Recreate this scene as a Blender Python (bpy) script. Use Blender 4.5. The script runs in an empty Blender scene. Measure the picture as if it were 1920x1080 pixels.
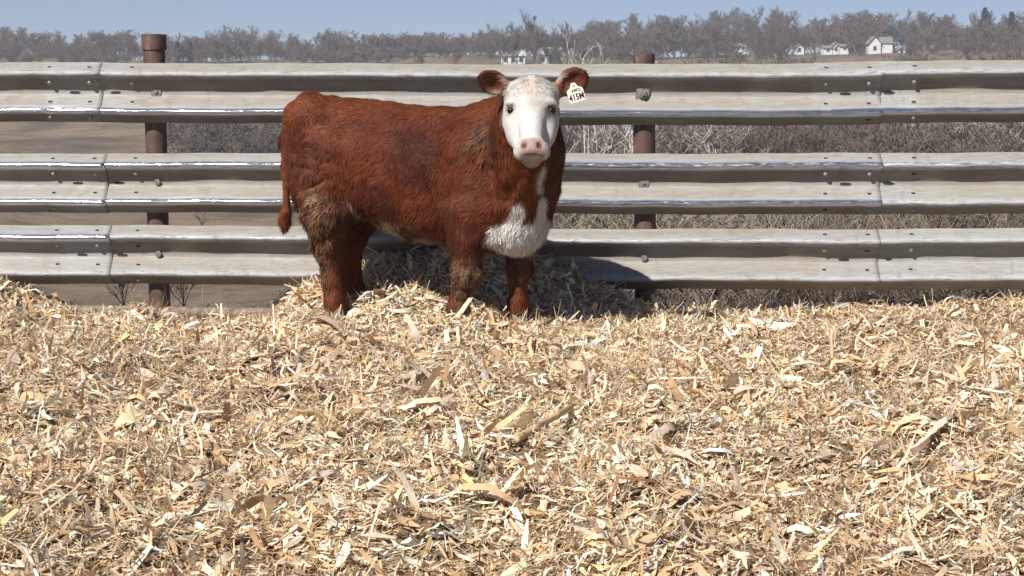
import bpy, math, random
import numpy as np
from mathutils import Vector, Matrix, noise as mnoise

rng = np.random.default_rng(7)
random.seed(7)
sc = bpy.context.scene
COL = sc.collection

# ------------------------------------------------------------------ camera, sky, sun, exposure
F_PX, CAM_Z, PITCH = 3510.0, 1.053, math.radians(6.02)
cam_d = bpy.data.cameras.new('camera'); cam = bpy.data.objects.new('camera', cam_d); COL.objects.link(cam)
cam_d.sensor_width = 36.0; cam_d.lens = 36.0 * F_PX / 1920.0
cam_d.clip_start = 0.1; cam_d.clip_end = 6000
cam.location = (0, 0, CAM_Z); cam.rotation_euler = (math.pi / 2 - PITCH, 0, 0)
sc.camera = cam

SUN_EL, SUN_AZ = math.radians(42), math.radians(36)      # sun in front-left of the pen, behind the viewer's left shoulder
to_sun = Vector((-math.sin(SUN_AZ) * math.cos(SUN_EL), -math.cos(SUN_AZ) * math.cos(SUN_EL), math.sin(SUN_EL)))
world = bpy.data.worlds.new('World'); sc.world = world; world.use_nodes = True
wn = world.node_tree; bg = wn.nodes['Background']
sky = wn.nodes.new('ShaderNodeTexSky'); sky.sky_type = 'NISHITA'; sky.sun_disc = False
sky.sun_elevation = SUN_EL; sky.sun_rotation = math.pi + SUN_AZ
sky.altitude = 2500; sky.air_density = 0.8; sky.dust_density = 0.05; sky.ozone_density = 4.0
tint = wn.nodes.new('ShaderNodeMixRGB'); tint.blend_type = 'MULTIPLY'; tint.inputs[0].default_value = 1; tint.inputs[2].default_value = (1, .93, 1, 1)
wn.links.new(sky.outputs[0], tint.inputs[1]); wn.links.new(tint.outputs[0], bg.inputs[0]); bg.inputs[1].default_value = 0.056
sun_d = bpy.data.lights.new('sun', 'SUN'); sun = bpy.data.objects.new('sun', sun_d); COL.objects.link(sun)
sun_d.energy = 5.0; sun_d.angle = math.radians(0.5); sun_d.color = (1.0, 0.96, 0.895)
sun.rotation_euler = to_sun.to_track_quat('Z', 'Y').to_euler()
sc.view_settings.view_transform = 'Standard'; sc.view_settings.look = 'None'
sc.view_settings.exposure = 0.58; sc.view_settings.gamma = 1.0; sc.view_settings.use_curve_mapping = False

# ------------------------------------------------------------------ helpers
def ray(x, y):
    c, s = math.cos(PITCH), math.sin(PITCH)
    a, b = (x - 960) / F_PX, (540 - y) / F_PX
    return Vector((a, c + b * s, -s + b * c))
def P(x, y, Y):                                  # a photo pixel at distance Y -> world
    d = ray(x, y); t = Y / d.y
    return Vector((d.x * t, Y, CAM_Z + d.z * t))
def PF(x, y, a, b):                              # a photo pixel on the upright plane Y = a + b X
    d = ray(x, y); t = a / (d.y - b * d.x)
    return Vector((d.x * t, d.y * t, CAM_Z + d.z * t))

def props(o, label=None, cat=None, group=None, kind=None):
    for k, v in (('label', label), ('category', cat), ('group', group), ('kind', kind)):
        if v: o[k] = v
    return o
def empty(name, loc=(0, 0, 0), rz=0, **kw):
    o = bpy.data.objects.new(name, None); COL.objects.link(o)
    o.location = loc; o.rotation_euler = (0, 0, rz); o.empty_display_size = 0.1
    return props(o, **kw)
def link(name, me, mat=None, parent=None, loc=None, **kw):
    o = bpy.data.objects.new(name, me); COL.objects.link(o)
    if mat and not me.materials: me.materials.append(mat)
    if parent: o.parent = parent
    if loc is not None: o.location = loc
    return props(o, **kw)
def mesh_np(name, V, Fc, smooth=False, cols=None, quads=None):
    """V (n,3), Fc (m,k) with constant k"""
    V = np.asarray(V, np.float32); Fc = np.asarray(Fc, np.int32)
    me = bpy.data.meshes.new(name); m, k = Fc.shape
    me.vertices.add(len(V)); me.vertices.foreach_set('co', V.ravel())
    me.loops.add(m * k); me.loops.foreach_set('vertex_index', Fc.ravel())
    me.polygons.add(m); me.polygons.foreach_set('loop_start', np.arange(m, dtype=np.int32) * k)
    me.update(calc_edges=True); me.validate()
    if smooth: me.polygons.foreach_set('use_smooth', np.ones(len(me.polygons), bool))
    if cols is not None: set_col(me, 'col', cols)
    return me
def set_col(me, name, cols):
    a = me.color_attributes.new(name, 'FLOAT_COLOR', 'POINT')
    c = np.ones((len(me.vertices), 4), np.float32); c[:, :3] = cols
    a.data.foreach_set('color', c.ravel())
def set_float(me, name, v):
    a = me.attributes.new(name, 'FLOAT', 'POINT'); a.data.foreach_set('value', np.asarray(v, np.float32))
def smoothstep(a, b, x):
    t = np.clip((x - a) / (b - a), 0, 1); return t * t * (3 - 2 * t)

class MB:                                        # collects simple solids into one mesh
    def __init__(s): s.v = []; s.f = []
    def add(s, v, f):
        n = len(s.v); s.v += [tuple(p) for p in v]; s.f += [tuple(i + n for i in q) for q in f]; return s
    def box(s, c, d, rot=None):
        c = Vector(c); v = []
        for i in (-1, 1):
            for j in (-1, 1):
                for k in (-1, 1):
                    p = Vector((i * d[0] / 2, j * d[1] / 2, k * d[2] / 2))
                    if rot: p = rot @ p
                    v.append(c + p)
        return s.add(v, [(0, 1, 3, 2), (4, 6, 7, 5), (0, 4, 5, 1), (2, 3, 7, 6), (0, 2, 6, 4), (1, 5, 7, 3)])
    def lathe(s, a, b, prof, n=16):              # prof: (t, r) along a->b
        a = Vector(a); b = Vector(b); d = (b - a); q = d.to_track_quat('Z', 'Y'); L = d.length
        v = []; f = []
        for t, r in prof:
            for i in range(n):
                w = 2 * math.pi * i / n
                v.append(a + q @ Vector((r * math.cos(w), r * math.sin(w), t * L)))
        for j in range(len(prof) - 1):
            for i in range(n):
                f.append((j * n + i, j * n + (i + 1) % n, (j + 1) * n + (i + 1) % n, (j + 1) * n + i))
        f.append(tuple(reversed(range(n)))); f.append(tuple((len(prof) - 1) * n + i for i in range(n)))
        return s.add(v, f)
    def mesh(s, name, smooth=False, bevel=0):
        me = bpy.data.meshes.new(name); me.from_pydata(s.v, [], s.f); me.validate()
        if bevel:
            import bmesh
            bm = bmesh.new(); bm.from_mesh(me)
            bmesh.ops.bevel(bm, geom=list(bm.edges), offset=bevel, segments=2, affect='EDGES')
            bm.to_mesh(me); bm.free()
        if smooth:
            me.polygons.foreach_set('use_smooth', np.ones(len(me.polygons), bool))
            me.set_sharp_from_angle(angle=math.radians(40))
        return me

class NT:                                        # terse node-material writer
    def __init__(s, name):
        s.m = bpy.data.materials.new(name); s.m.use_nodes = True; s.t = s.m.node_tree
        s.b = s.t.nodes['Principled BSDF']
    def n(s, typ, **kw):
        x = s.t.nodes.new('ShaderNode' + typ)
        for k, v in kw.items(): setattr(x, k, v)
        return x
    def put(s, sock, val):
        if hasattr(val, 'is_output'): s.t.links.new(val, sock)
        else: sock.default_value = ((tuple(val) + (1,)) if isinstance(val, tuple) else (val, val, val, 1)) if sock.type == 'RGBA' else val
    def set(s, **kw):
        for k, v in kw.items(): s.put(s.b.inputs[k.replace('_', ' ')], v)
        return s
    def coord(s, out='Object', scale=(1, 1, 1)):
        c = s.n('TexCoord'); mp = s.n('Mapping'); mp.inputs['Scale'].default_value = scale
        s.t.links.new(c.outputs[out], mp.inputs[0]); return mp.outputs[0]
    def noise(s, vec, scale, detail=4, rough=.55, dist=0):
        x = s.n('TexNoise'); s.t.links.new(vec, x.inputs['Vector'])
        x.inputs['Scale'].default_value = scale; x.inputs['Detail'].default_value = detail
        x.inputs['Roughness'].default_value = rough; x.inputs['Distortion'].default_value = dist
        return x.outputs['Fac']
    def ramp(s, fac, stops):
        x = s.n('ValToRGB'); s.put(x.inputs[0], fac); e = x.color_ramp.elements
        while len(e) < len(stops): e.new(0.5)
        for el, (p, c) in zip(e, stops):
            el.position = p; el.color = (c, c, c, 1) if not isinstance(c, tuple) else c + (1,)
        return x.outputs[0]
    def mix(s, fac, a, b, mode='MIX'):
        x = s.n('MixRGB', blend_type=mode); s.put(x.inputs[0], fac); s.put(x.inputs[1], a); s.put(x.inputs[2], b)
        return x.outputs[0]
    def math(s, op, a, b=0.0):
        x = s.n('Math', operation=op); s.put(x.inputs[0], a); s.put(x.inputs[1], b); return x.outputs[0]
    def attr(s, name, out='Color'):
        x = s.n('Attribute'); x.attribute_name = name; return x.outputs[out]
    def bump(s, h, strength=.3, dist=.01):
        x = s.n('Bump'); s.put(x.inputs['Height'], h); x.inputs['Strength'].default_value = strength
        x.inputs['Distance'].default_value = dist; s.t.links.new(x.outputs[0], s.b.inputs['Normal']); return s

# ------------------------------------------------------------------ materials
def m_col(name, rough=.6, spec=.3, var=0.0, nscale=30):
    t = NT(name); c = t.attr('col')
    if var:
        k = t.ramp(t.noise(t.coord(), nscale), [(0.3, 1 - var), (0.7, 1 + var)])
        c = t.mix(1.0, c, k, 'MULTIPLY')
    t.set(Base_Color=c, Roughness=rough, Specular_IOR_Level=spec); return t.m
def m_plain(name, col, rough=.6, metal=0, spec=.4, var=.15, nscale=20, col2=None):
    t = NT(name)
    f = t.noise(t.coord(), nscale)
    c2 = col2 or tuple(c * (1 - 2 * var) for c in col)
    t.set(Base_Color=t.mix(t.ramp(f, [(.35, 0.), (.65, 1.)]), c2, col), Roughness=rough, Metallic=metal, Specular_IOR_Level=spec)
    return t.m

def m_rail():
    t = NT('galvanised_weathered_steel')
    v = t.attr('prof', 'Fac'); clean = t.attr('clean', 'Fac'); pol = t.attr('polish', 'Fac')
    co = t.coord('Object', (1, 1, 1)); cs = t.coord('Object', (.5, 3, 6)); cf = t.coord('Object', (2.2, 20, 40))
    streak = t.noise(cs, 3.2, 5, .6); fine = t.noise(cf, 4, 5, .65); blot = t.noise(co, 5, 4, .6)
    scuff = t.noise(t.coord('Object', (3, 12, 25)), 5, 6, .7, .4)
    # rubbed crests: attribute crest = 1 on the two rounded ridges
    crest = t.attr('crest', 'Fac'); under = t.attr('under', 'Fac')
    rub = t.math('MULTIPLY', crest, t.ramp(t.math('ADD', t.math('MULTIPLY', scuff, .55), t.math('MULTIPLY', pol, .60)), [(.50, 0.), (.64, 1.)]))
    # dried dust on the flats
    dust = t.ramp(t.math('ADD', t.math('MULTIPLY', streak, .6), t.math('MULTIPLY', blot, .4)), [(.36, .35), (.58, 1.)])
    dust = t.math('MULTIPLY', dust, t.math('SUBTRACT', 1.0, t.math('MULTIPLY', clean, .85)))
    zinc = t.mix(t.ramp(fine, [(.3, 0.), (.7, 1.)]), (.225, .225, .22), (.35, .35, .335))
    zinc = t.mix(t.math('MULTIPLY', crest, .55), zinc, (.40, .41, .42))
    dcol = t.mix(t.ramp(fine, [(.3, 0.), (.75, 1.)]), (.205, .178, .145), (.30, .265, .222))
    dcol = t.mix(t.math('MULTIPLY', under, .75), dcol, (.115, .092, .074))  # brown dirt on the under-slopes, darkened further to paint in their shade
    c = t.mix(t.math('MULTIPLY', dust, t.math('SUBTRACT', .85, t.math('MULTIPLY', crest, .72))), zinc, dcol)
    c = t.mix(t.math('MULTIPLY', under, .30), c, (.10, .082, .066))  # more shade of the down-facing slopes put into the colour
    rustm = t.ramp(t.noise(t.coord('Object', (1.2, 4, 4)), 3.3, 6, .7), [(.60, 0.), (.74, .65)])
    c = t.mix(rustm, c, (.22, .14, .09))
    stain = t.ramp(t.noise(t.coord('Object', (5, 5, .9)), 2.3, 6, .7, .5), [(.54, 0.), (.68, .55)])
    c = t.mix(stain, c, (.19, .155, .12))
    c = t.mix(t.ramp(t.noise(t.coord('Object', (9, 9, 14)), 3, 5, .75), [(.62, 0.), (.70, .5)]), c, (.13, .105, .085))
    c = t.mix(rub, c, (.60, .62, .68))
    dark = t.ramp(t.noise(t.coord('Object', (4, 9, 45)), 3.1, 5, .75, .3), [(.52, 0.), (.62, .85)])
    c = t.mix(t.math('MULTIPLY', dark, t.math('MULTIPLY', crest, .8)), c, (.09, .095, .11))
    t.set(Base_Color=c, Metallic=t.math('ADD', t.math('MULTIPLY', rub, .9), .04),
          Roughness=t.mix(rub, t.ramp(blot, [(.3, .5), (.7, .68)]), .14), Specular_IOR_Level=.4)
    t.bump(t.math('ADD', fine, t.math('MULTIPLY', blot, .8)), .25, .004)
    return t.m
M_RAIL = m_rail()

def m_rust():
    t = NT('rusty_pipe'); co = t.coord()
    a = t.noise(co, 9, 6, .65); b = t.noise(t.coord('Object', (1, 1, .4)), 30, 5, .6)
    c = t.mix(t.ramp(a, [(.3, 0.), (.7, 1.)]), (.062, .034, .028), (.125, .070, .054))
    c = t.mix(t.ramp(b, [(.55, 0.), (.75, .7)]), c, (.28, .21, .17))
    t.set(Base_Color=c, Roughness=.62, Metallic=.15); t.bump(b, .4, .004); return t.m
M_RUST = m_rust()
M_BOLT = m_plain('grey_bolt_steel', (.33, .32, .30), .45, .5, var=.25, nscale=60)
M_HOLE = m_plain('dark_hole', (.035, .032, .03), .9, var=.2)
M_RIM = m_plain('bare_zinc_rim', (.48, .47, .45), .5, .1, var=.15)
M_DOME = m_plain('dull_zinc_bolt', (.34, .33, .31), .5, .3, var=.25, nscale=40)

def m_ground():
    t = NT('trampled_bedding'); co = t.coord()
    a = t.noise(co, 14, 8, .7); b = t.noise(co, 70, 5, .7); st = t.noise(t.coord('Object', (1, 4, 1)), 40, 6, .7, .6)
    c = t.mix(t.ramp(a, [(.3, 0.), (.7, 1.)]), (.16, .10, .055), (.42, .29, .17))
    c = t.mix(t.ramp(st, [(.48, 0.), (.62, .8)]), c, (.60, .48, .32))
    t.set(Base_Color=c, Roughness=.85, Specular_IOR_Level=.2); t.bump(t.math('ADD', b, st), .9, .03); return t.m
def m_terrain():
    t = NT('dry_winter_pasture'); co = t.coord()
    big = t.noise(t.coord('Object', (1, .55, 1)), .022, 5, .6, .6); mid = t.noise(co, .35, 6, .65); fi = t.noise(t.coord('Object', (1, .25, 1)), 2.2, 6, .7)
    c = t.mix(t.ramp(big, [(.38, 0.), (.6, 1.)]), (.145, .103, .07), (.245, .178, .115))
    c = t.mix(t.ramp(mid, [(.42, 0.), (.7, .65)]), c, (.115, .09, .066))
    c = t.mix(t.ramp(t.noise(t.coord('Object', (.25, 1.6, 1)), .12, 6, .7, .8), [(.47, 0.), (.62, .7)]), c, (.10, .078, .056))
    c = t.mix(t.ramp(t.noise(t.coord('Object', (.3, 2.2, 1)), .3, 6, .75, .5), [(.5, 0.), (.66, .5)]), c, (.31, .25, .17))
    c = t.mix(t.ramp(fi, [(.35, 0.), (.75, .55)]), c, (.26, .21, .15))
    c = t.mix(t.ramp(t.noise(t.coord('Object', (1, .5, 1)), .07, 8, .78, .6), [(.46, 0.), (.58, .75)]), c, (.085, .066, .048))
    t.set(Base_Color=c, Roughness=.95, Specular_IOR_Level=.1); t.bump(fi, .5, .2); return t.m
M_GROUND, M_TERRAIN = m_ground(), m_terrain()
def m_husk():
    t = NT('dry_corn_husk'); c = t.attr('col')
    c = t.mix(1.0, c, t.ramp(t.noise(t.coord('Object', (1, 1, 1)), 70, 3), [(.3, .84), (.7, 1.14)]), 'MULTIPLY')
    t.set(Base_Color=c, Roughness=.5, Specular_IOR_Level=.35)
    tr = t.n('BsdfTranslucent'); t.put(tr.inputs[0], c); mx = t.n('MixShader'); mx.inputs[0].default_value = .22
    t.t.links.new(t.b.outputs[0], mx.inputs[1]); t.t.links.new(tr.outputs[0], mx.inputs[2])
    t.t.links.new(mx.outputs[0], t.t.nodes['Material Output'].inputs[0]); return t.m
M_HUSK = m_husk()

# ------------------------------------------------------------------ fence geometry constants
FA, FB = 9.68, -0.09                              # front of the rail crests: Y = FA + FB X
def fence_y(X): return FA + FB * X
# ------------------------------------------------------------------ pen floor
_fx = [-6, -3.2, -2.75, -2.35, -1.9, -1.4, -1.1, -.6, .7, 1.2, 1.55, 1.8, 2.2, 2.8, 6]
_fz = [.02, .05, .07, -.05, -.095, -.10, -.03, .0, -.03, -.055, -.01, -.005, .03, .02, .02]
_kx = rng.uniform(-1, 1, (22, 2)); _kx /= np.linalg.norm(_kx, axis=1)[:, None]
_kl = rng.uniform(.12, .9, 22); _kp = rng.uniform(0, 6.28, 22)
def ground_z(X, Y):
    X = np.asarray(X, float); Y = np.asarray(Y, float)
    near = smoothstep(1.1, .15, fence_y(X) - Y)
    z = np.interp(X, _fx, _fz) * near
    for (a, b), l, p in zip(_kx, _kl, _kp):
        z = z + .013 * l ** .7 * np.sin((a * X + b * Y) * 6.28 / l + p)
    my = smoothstep(9.05, 9.58, Y)
    z = z + .32 * np.exp(-np.abs((X + .325) / .545) ** 3.4) * my + .10 * np.exp(-((X + 1.03) / .20) ** 2) * smoothstep(9.35, 9.68, Y)
    z = z + .13 * np.exp(-((X - .36) / .26) ** 2) * my
    z = z + .010 * np.exp(-((X - .1) / .9) ** 2) * np.exp(-((Y - 8.58) / .13) ** 2)
    return z - .066 - .012 * near
def gz(X, Y): return float(ground_z(X, Y))
def PG(x, y):                                    # photo pixel -> pen floor
    d = ray(x, y); t = 1.0
    t = -CAM_Z / d.z
    for _ in range(30):
        X, Y = d.x * t, d.y * t
        t = t * .5 + .5 * (gz(X, Y) - CAM_Z) / d.z
        t = min(t, (FA - .12) / (d.y - FB * d.x))
    return Vector((d.x * t, d.y * t, CAM_Z + d.z * t))

nx, ny = 300, 320
gx = np.linspace(-5, 5, nx); gy = np.concatenate([np.linspace(-3, 2.5, 30), np.linspace(2.55, 10.4, ny - 30)])
GX, GY = np.meshgrid(gx, gy); back = fence_y(GX) + .32
GY2 = np.minimum(GY, back)
GZ = ground_z(GX, GY2) - .012 + rng.normal(0, .006, GX.shape)
GZ = np.where(GY > back, GZ - (GY - back) * 1.2, GZ)
V = np.stack([GX, GY2 + np.maximum(GY - back, 0) * .5, GZ], -1).reshape(-1, 3)
idx = np.arange(nx * ny).reshape(ny, nx)
Fq = np.stack([idx[:-1, :-1], idx[:-1, 1:], idx[1:, 1:], idx[1:, :-1]], -1).reshape(-1, 4)
link('ground', mesh_np('ground', V, Fq, True), M_GROUND, kind='structure')

# ------------------------------------------------------------------ land beyond the fence
def terrain_z(X, Y):
    X = np.asarray(X, float); Y = np.asarray(Y, float)
    prof_y = [-50, 9.4, 10.6, 13, 20, 35, 60, 90, 130, 200, 300, 400, 470, 520, 620, 900, 1500]
    prof_z = [-.9, -.6, -.75, -1.3, -2.3, -4.2, -6.4, -8.2, -8.6, -7.4, -3.4, 3.0, 8.6, 10.6, 12.5, 11, 8]
    z = np.interp(Y, prof_y, prof_z)
    for dy in (.85, 1.15): z = z + np.interp(Y * dy, prof_y, prof_z)
    z = z / 3
    z = np.where(Y < 12, np.interp(Y, prof_y, prof_z), z)
    far = smoothstep(150, 420, Y)
    z = z + far * np.where(X > 0, X / 75.0, X / 140.0)
    w = smoothstep(15, 80, Y)
    z = z + w * (.5 * np.sin(X * .06 + Y * .03) + .35 * np.sin(X * .11 - Y * .047 + 1.3)) + far * .8 * np.sin(X * .045 + 2)
    return z
ty = np.concatenate([[-60, -20, 0, 5], np.linspace(9.2, 30, 40), np.linspace(31, 130, 60), np.linspace(134, 620, 90), np.linspace(650, 860, 10)])
tu = np.linspace(-1, 1, 160)
TU, TY = np.meshgrid(tu, ty); TX = TU * (40 + .75 * np.maximum(TY, 0))
V = np.stack([TX, TY, terrain_z(TX, TY)], -1).reshape(-1, 3)
idx = np.arange(V.shape[0]).reshape(len(ty), len(tu))
Fq = np.stack([idx[:-1, :-1], idx[:-1, 1:], idx[1:, 1:], idx[1:, :-1]], -1).reshape(-1, 4)
link('terrain', mesh_np('terrain', V, Fq, True), M_TERRAIN, kind='structure')
def tz(X, Y): return float(terrain_z(X, Y))

# ------------------------------------------------------------------ guardrail fence
fence = empty('guardrail_fence', (0, fence_y(0) + .1, 0), label='fence of three galvanised highway guardrails bolted to rusty pipe posts behind the calf', cat='fence')
def to_f(p): return Vector(p) - fence.location

# W-beam section: v down from the top edge, d out towards the pen
_sec = [(0, .002), (.010, .012), (.047, .072), (.054, .080), (.064, .080), (.071, .072), (.136, .004), (.1445, 0), (.1665, 0), (.175, .004),
        (.240, .072), (.247, .080), (.257, .080), (.264, .072), (.301, .012), (.311, .002)]
def chaikin(p, n):
    p = np.array(p, float)
    for _ in range(n):
        q = p[:-1] * .75 + p[1:] * .25; r = p[:-1] * .25 + p[1:] * .75
        m = np.empty((2 * len(q), 2)); m[0::2] = q; m[1::2] = r
        p = np.vstack([p[:1], m, p[-1:]])
    return p
SEC = chaikin(_sec, 1)
def rail_frame(ctrl, x, dd):
    """point of the rail's mid line at photo column x"""
    xs = [c[0] for c in ctrl]; ys = [c[1] for c in ctrl]
    return PF(x, float(np.interp(x, xs, ys)), FA + dd, FB)
def make_rail(ctrl, dd, clean_at, polish, wob):
    x0, x1 = ctrl[0][0], ctrl[-1][0]; n = max(12, int((x1 - x0) / 9))
    V = []; pv = []; cl = []; crest = []; under = []
    dr = np.random.default_rng(int(wob * 10) + 5); dents = [(dr.uniform(x0, x1), dr.choice([.058, .25]), dr.uniform(14, 45), dr.uniform(.003, .010), dr.uniform(.02, .05)) for _ in range(max(4, int((x1 - x0) / 110)))]
    for i in range(n + 1):
        x = x0 + (x1 - x0) * i / n
        c = rail_frame(ctrl, x, dd)
        w = .0025 * math.sin(x * .011 + wob) + .0015 * math.sin(x * .037 + 2 * wob)
        k = max([0.] + [1.0 if a < x < b else 0. for a, b, _ in clean_at for _ in (0,)])
        ks = max([s if a < x < b else 0. for a, b, s in clean_at] + [0.])
        for v, d in SEC:
            dn = sum(a_ * math.exp(-((x - xd) / sx) ** 2 - ((v - vd) / sv) ** 2) for xd, vd, sx, a_, sv in dents)
            V.append(to_f((c.x, c.y + .080 - d + w + dn, c.z + .1555 - v + w * .8)))
            pv.append(v / .311); cl.append(ks)
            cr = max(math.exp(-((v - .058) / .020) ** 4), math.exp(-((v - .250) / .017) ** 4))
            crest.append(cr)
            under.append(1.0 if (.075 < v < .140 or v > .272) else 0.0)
    m = len(SEC); idx = np.arange(len(V)).reshape(n + 1, m)
    Fq = np.stack([idx[:-1, :-1], idx[:-1, 1:], idx[1:, 1:], idx[1:, :-1]], -1).reshape(-1, 4)
    me = mesh_np('rail', V, Fq, True)
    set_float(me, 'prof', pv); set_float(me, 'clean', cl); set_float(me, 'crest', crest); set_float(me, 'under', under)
    set_float(me, 'polish', np.where(np.array(pv) < .5, polish[0], polish[1]))
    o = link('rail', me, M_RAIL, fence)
    s = o.modifiers.new('thick', 'SOLIDIFY'); s.thickness = .004; s.offset = 0
    return o

# small hardware, shared meshes (axis along -Y, i.e. out of the rail)
def dome_mesh(r, h, n=12):
    return MB().lathe((0, .004, 0), (0, -h, 0), [(0, r), (.35, r), (.7, r * .8), (.92, r * .45), (1, r * .1)], n).mesh('dome', True)
ME_DOME = dome_mesh(.0125, .009)
def hole_mesh(rx, rz, n=16):
    v = []; f = []
    for k, (y, s) in enumerate(((0.0, 1.0), (-.0012, .96))):
        for i in range(n):
            w = 2 * math.pi * i / n
            v.append((rx * s * math.copysign(abs(math.cos(w)) ** .75, math.cos(w)), y, rz * s * math.copysign(abs(math.sin(w)) ** .75, math.sin(w))))
    for i in range(n): f.append((i, (i + 1) % n, n + (i + 1) % n, n + i))
    f.append(tuple(range(n, 2 * n)))
    return MB().add(v, f).mesh('hole')
ME_HOLE, ME_SLOT, ME_RIM = hole_mesh(.012, .007), hole_mesh(.029, .0075, 20), hole_mesh(.0155, .0092)
ME_SRIM = hole_mesh(.0315, .0098, 20)
ME_WASHER = MB().box((0, 0, 0), (.054, .008, .054)).mesh('washer', False, .002)
ME_NUT = MB().lathe((0, .002, 0), (0, -.016, 0), [(0, .019), (.85, .019), (1, .016)], 6).mesh('nut')
ME_STUB = MB().lathe((0, -.010, 0), (0, -.034, 0), [(0, .010), (.9, .010), (1, .008)], 10).mesh('bolt', True)
ME_BIGNUT = MB().lathe((0, .002, 0), (0, -.022, 0), [(0, .024), (.85, .024), (1, .02)], 6).mesh('nut')

def on_rail(ctrl, x, v, dd, proud=.0026):
    """point and outward tilt on the rail face at section height v"""
    c = rail_frame(ctrl, x, dd)
    d = float(np.interp(v, SEC[:, 0], SEC[:, 1])); d2 = float(np.interp(v + .004, SEC[:, 0], SEC[:, 1])); d1 = float(np.interp(v - .004, SEC[:, 0], SEC[:, 1]))
    tilt = math.atan2(d2 - d1, .008)             # + : face looks up
    nrm = Vector((0, -math.cos(tilt), math.sin(tilt)))
    p = Vector((c.x, c.y + .080 - d, c.z + .1555 - v)) + nrm * proud
    return p, tilt
def fit(name, me, mat, rail, ctrl, x, v, dd, proud=.0026, roll=0):
    p, tilt = on_rail(ctrl, x, v, dd, proud)
    o = link(name, me, mat, rail); o.location = to_f(p); o.rotation_euler = (-tilt, roll, math.atan(FB)); return o

ROWS = [
    [[(-700, 172), (0, 172.8), (187, 173.2)], [(80, 173.1), (190, 173.4), (700, 176), (1200, 178), (1657, 175.8)], [(1530, 175.2), (1655, 173.7), (1920, 169.8), (2700, 159)]],
    [[(-700, 343.5), (0, 344.5), (197, 344.6)], [(85, 344), (195, 344), (540, 345), (1100, 346), (1655, 346)], [(1530, 346), (1655, 345.6), (1920, 344), (2700, 340)]],
    [[(-700, 475), (0, 478.5), (205, 480)], [(90, 479.5), (200, 480), (540, 481), (1100, 487.5), (1651, 489.8)], [(1530, 489.5), (1650, 488.6), (1920, 488.5), (2700, 488)]],
]
CLEAN = [[[(82, 190, .8)], [(188, 250, .35), (1528, 1660, .65)], [(1650, 1728, .9)]],
         [[(-700, 200, .35)], [(1538, 1660, .55)], [(1650, 1712, .6)]],
         [[(-700, 110, .5), (110, 210, .8)], [(1540, 1660, .5)], [(1650, 2700, .8)]]]
POL = [[(.15, .55), (.2, 1.0), (.1, .85)], [(1.0, 1.0), (.62, .66), (.48, .40)], [(.75, .3), (.38, .15), (.05, .05)]]
BOLTX = [[(90, 165, 245), (1551, 1632, 1717)], [(97, 175, 252), (1550, 1633, 1716)], [(104, 180, 256), (1548, 1629, 1711)]]
SLOTX = [[(134, 211), (1590, 1672)], [(140, 218), (1590, 1672)], [(148, 223), (1587, 1668)]]
POSTX = [(-620, 288, 1207, 2124), (-618, 291, 1209, 2126), (-616, 293, 1210, 2127)]
DD = (-.0055, 0, .0055)
for r in range(3):
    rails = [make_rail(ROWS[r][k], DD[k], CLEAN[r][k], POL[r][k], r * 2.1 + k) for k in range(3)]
    for side in (0, 1):
        for j, x in enumerate(BOLTX[r][side]):
            k = side if j < 2 else side + 1
            for q, v in enumerate((.026, .104, .207, .285)):
                if q in (0, 2):
                    fit('hole_rim', ME_RIM, M_RIM, rails[k], ROWS[r][k], x, v, DD[k], .0022)
                    fit('bolt_hole', ME_HOLE, M_HOLE, rails[k], ROWS[r][k], x, v, DD[k], .0036)
                elif (r + j + q + side) % 5 != 0:
                    fit('splice_bolt', ME_DOME, M_DOME, rails[k], ROWS[r][k], x, v, DD[k], .0022)
                else:
                    fit('bolt_hole', ME_HOLE, M_HOLE, rails[k], ROWS[r][k], x, v, DD[k], .0026)
        for j, x in enumerate(SLOTX[r][side]):
            k = side + j
            fit('slot_rim', ME_SRIM, M_RIM, rails[k], ROWS[r][k], x, .1555, DD[k], .0022)
            fit('slot', ME_SLOT, M_HOLE, rails[k], ROWS[r][k], x, .1555, DD[k], .0036)
    for j, x in enumerate(POSTX[r]):
        k = (0, 1, 1, 2)[j]
        kind = {(0, 1): 'sq', (0, 2): 'big', (1, 2): 'sq'}.get((r, j), 'nut')
        if kind == 'nut':
            fit('nut', ME_NUT, M_BOLT, rails[k], ROWS[r][k], x, .150, DD[k], .002)
        else:
            big = kind == 'big'
            w = fit('washer', ME_WASHER, M_BOLT, rails[k], ROWS[r][k], x, .150, DD[k], .008 if big else .006, .12 if big else .03)
            if big: w.scale = (1.3, 1.4, 1.15)
            fit('nut', ME_BIGNUT if big else ME_NUT, M_BOLT, rails[k], ROWS[r][k], x, .150, DD[k], .013 if big else .0095, .3).scale = (1, 1, 1) if big else (.6, .5, .6)
            if big: fit('bolt', ME_STUB, M_BOLT, rails[k], ROWS[r][k], x, .150, DD[k], .016)

def post(xt, yt, xb, collar):
    dd = .080 + .062
    a = to_f(PF(xb, 640, FA + dd, FB)); b = to_f(PF(xt, yt, FA + dd, FB)); L = (b - a).length
    m = MB().lathe(a, b, [(0, .057), (.985, .057), (1 - .004 / L, .056), (1, .050), (1.0001, .046), (.985, .044)], 28)
    o = link('post', m.mesh('post', True), M_RUST, fence)
    if collar:
        q0 = b + (a - b) * (.083 / L); q1 = b + (b - a) * (.002 / L)
        m = MB().lathe(q0, q1, [(0, .0575), (.03, .064), (.08, .0655), (.5, .0655), (.97, .0655), (1, .062)], 28)
        link('collar', m.mesh('collar', True), M_RUST, o)
post(-622, 85, -612, False); post(288.5, 65, 301, True); post(1207, 101, 1211, False); post(2124, 95, 2127, False)
a = to_f(PF(60, 590, FA + .115, FB)); b = to_f(PF(560, 590, FA + .115, FB))
a.z = gz(a.x, 9.8) + .012; b.z = gz(b.x, 9.8) + .0
a.z = -.125; b.z = -.13
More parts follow.
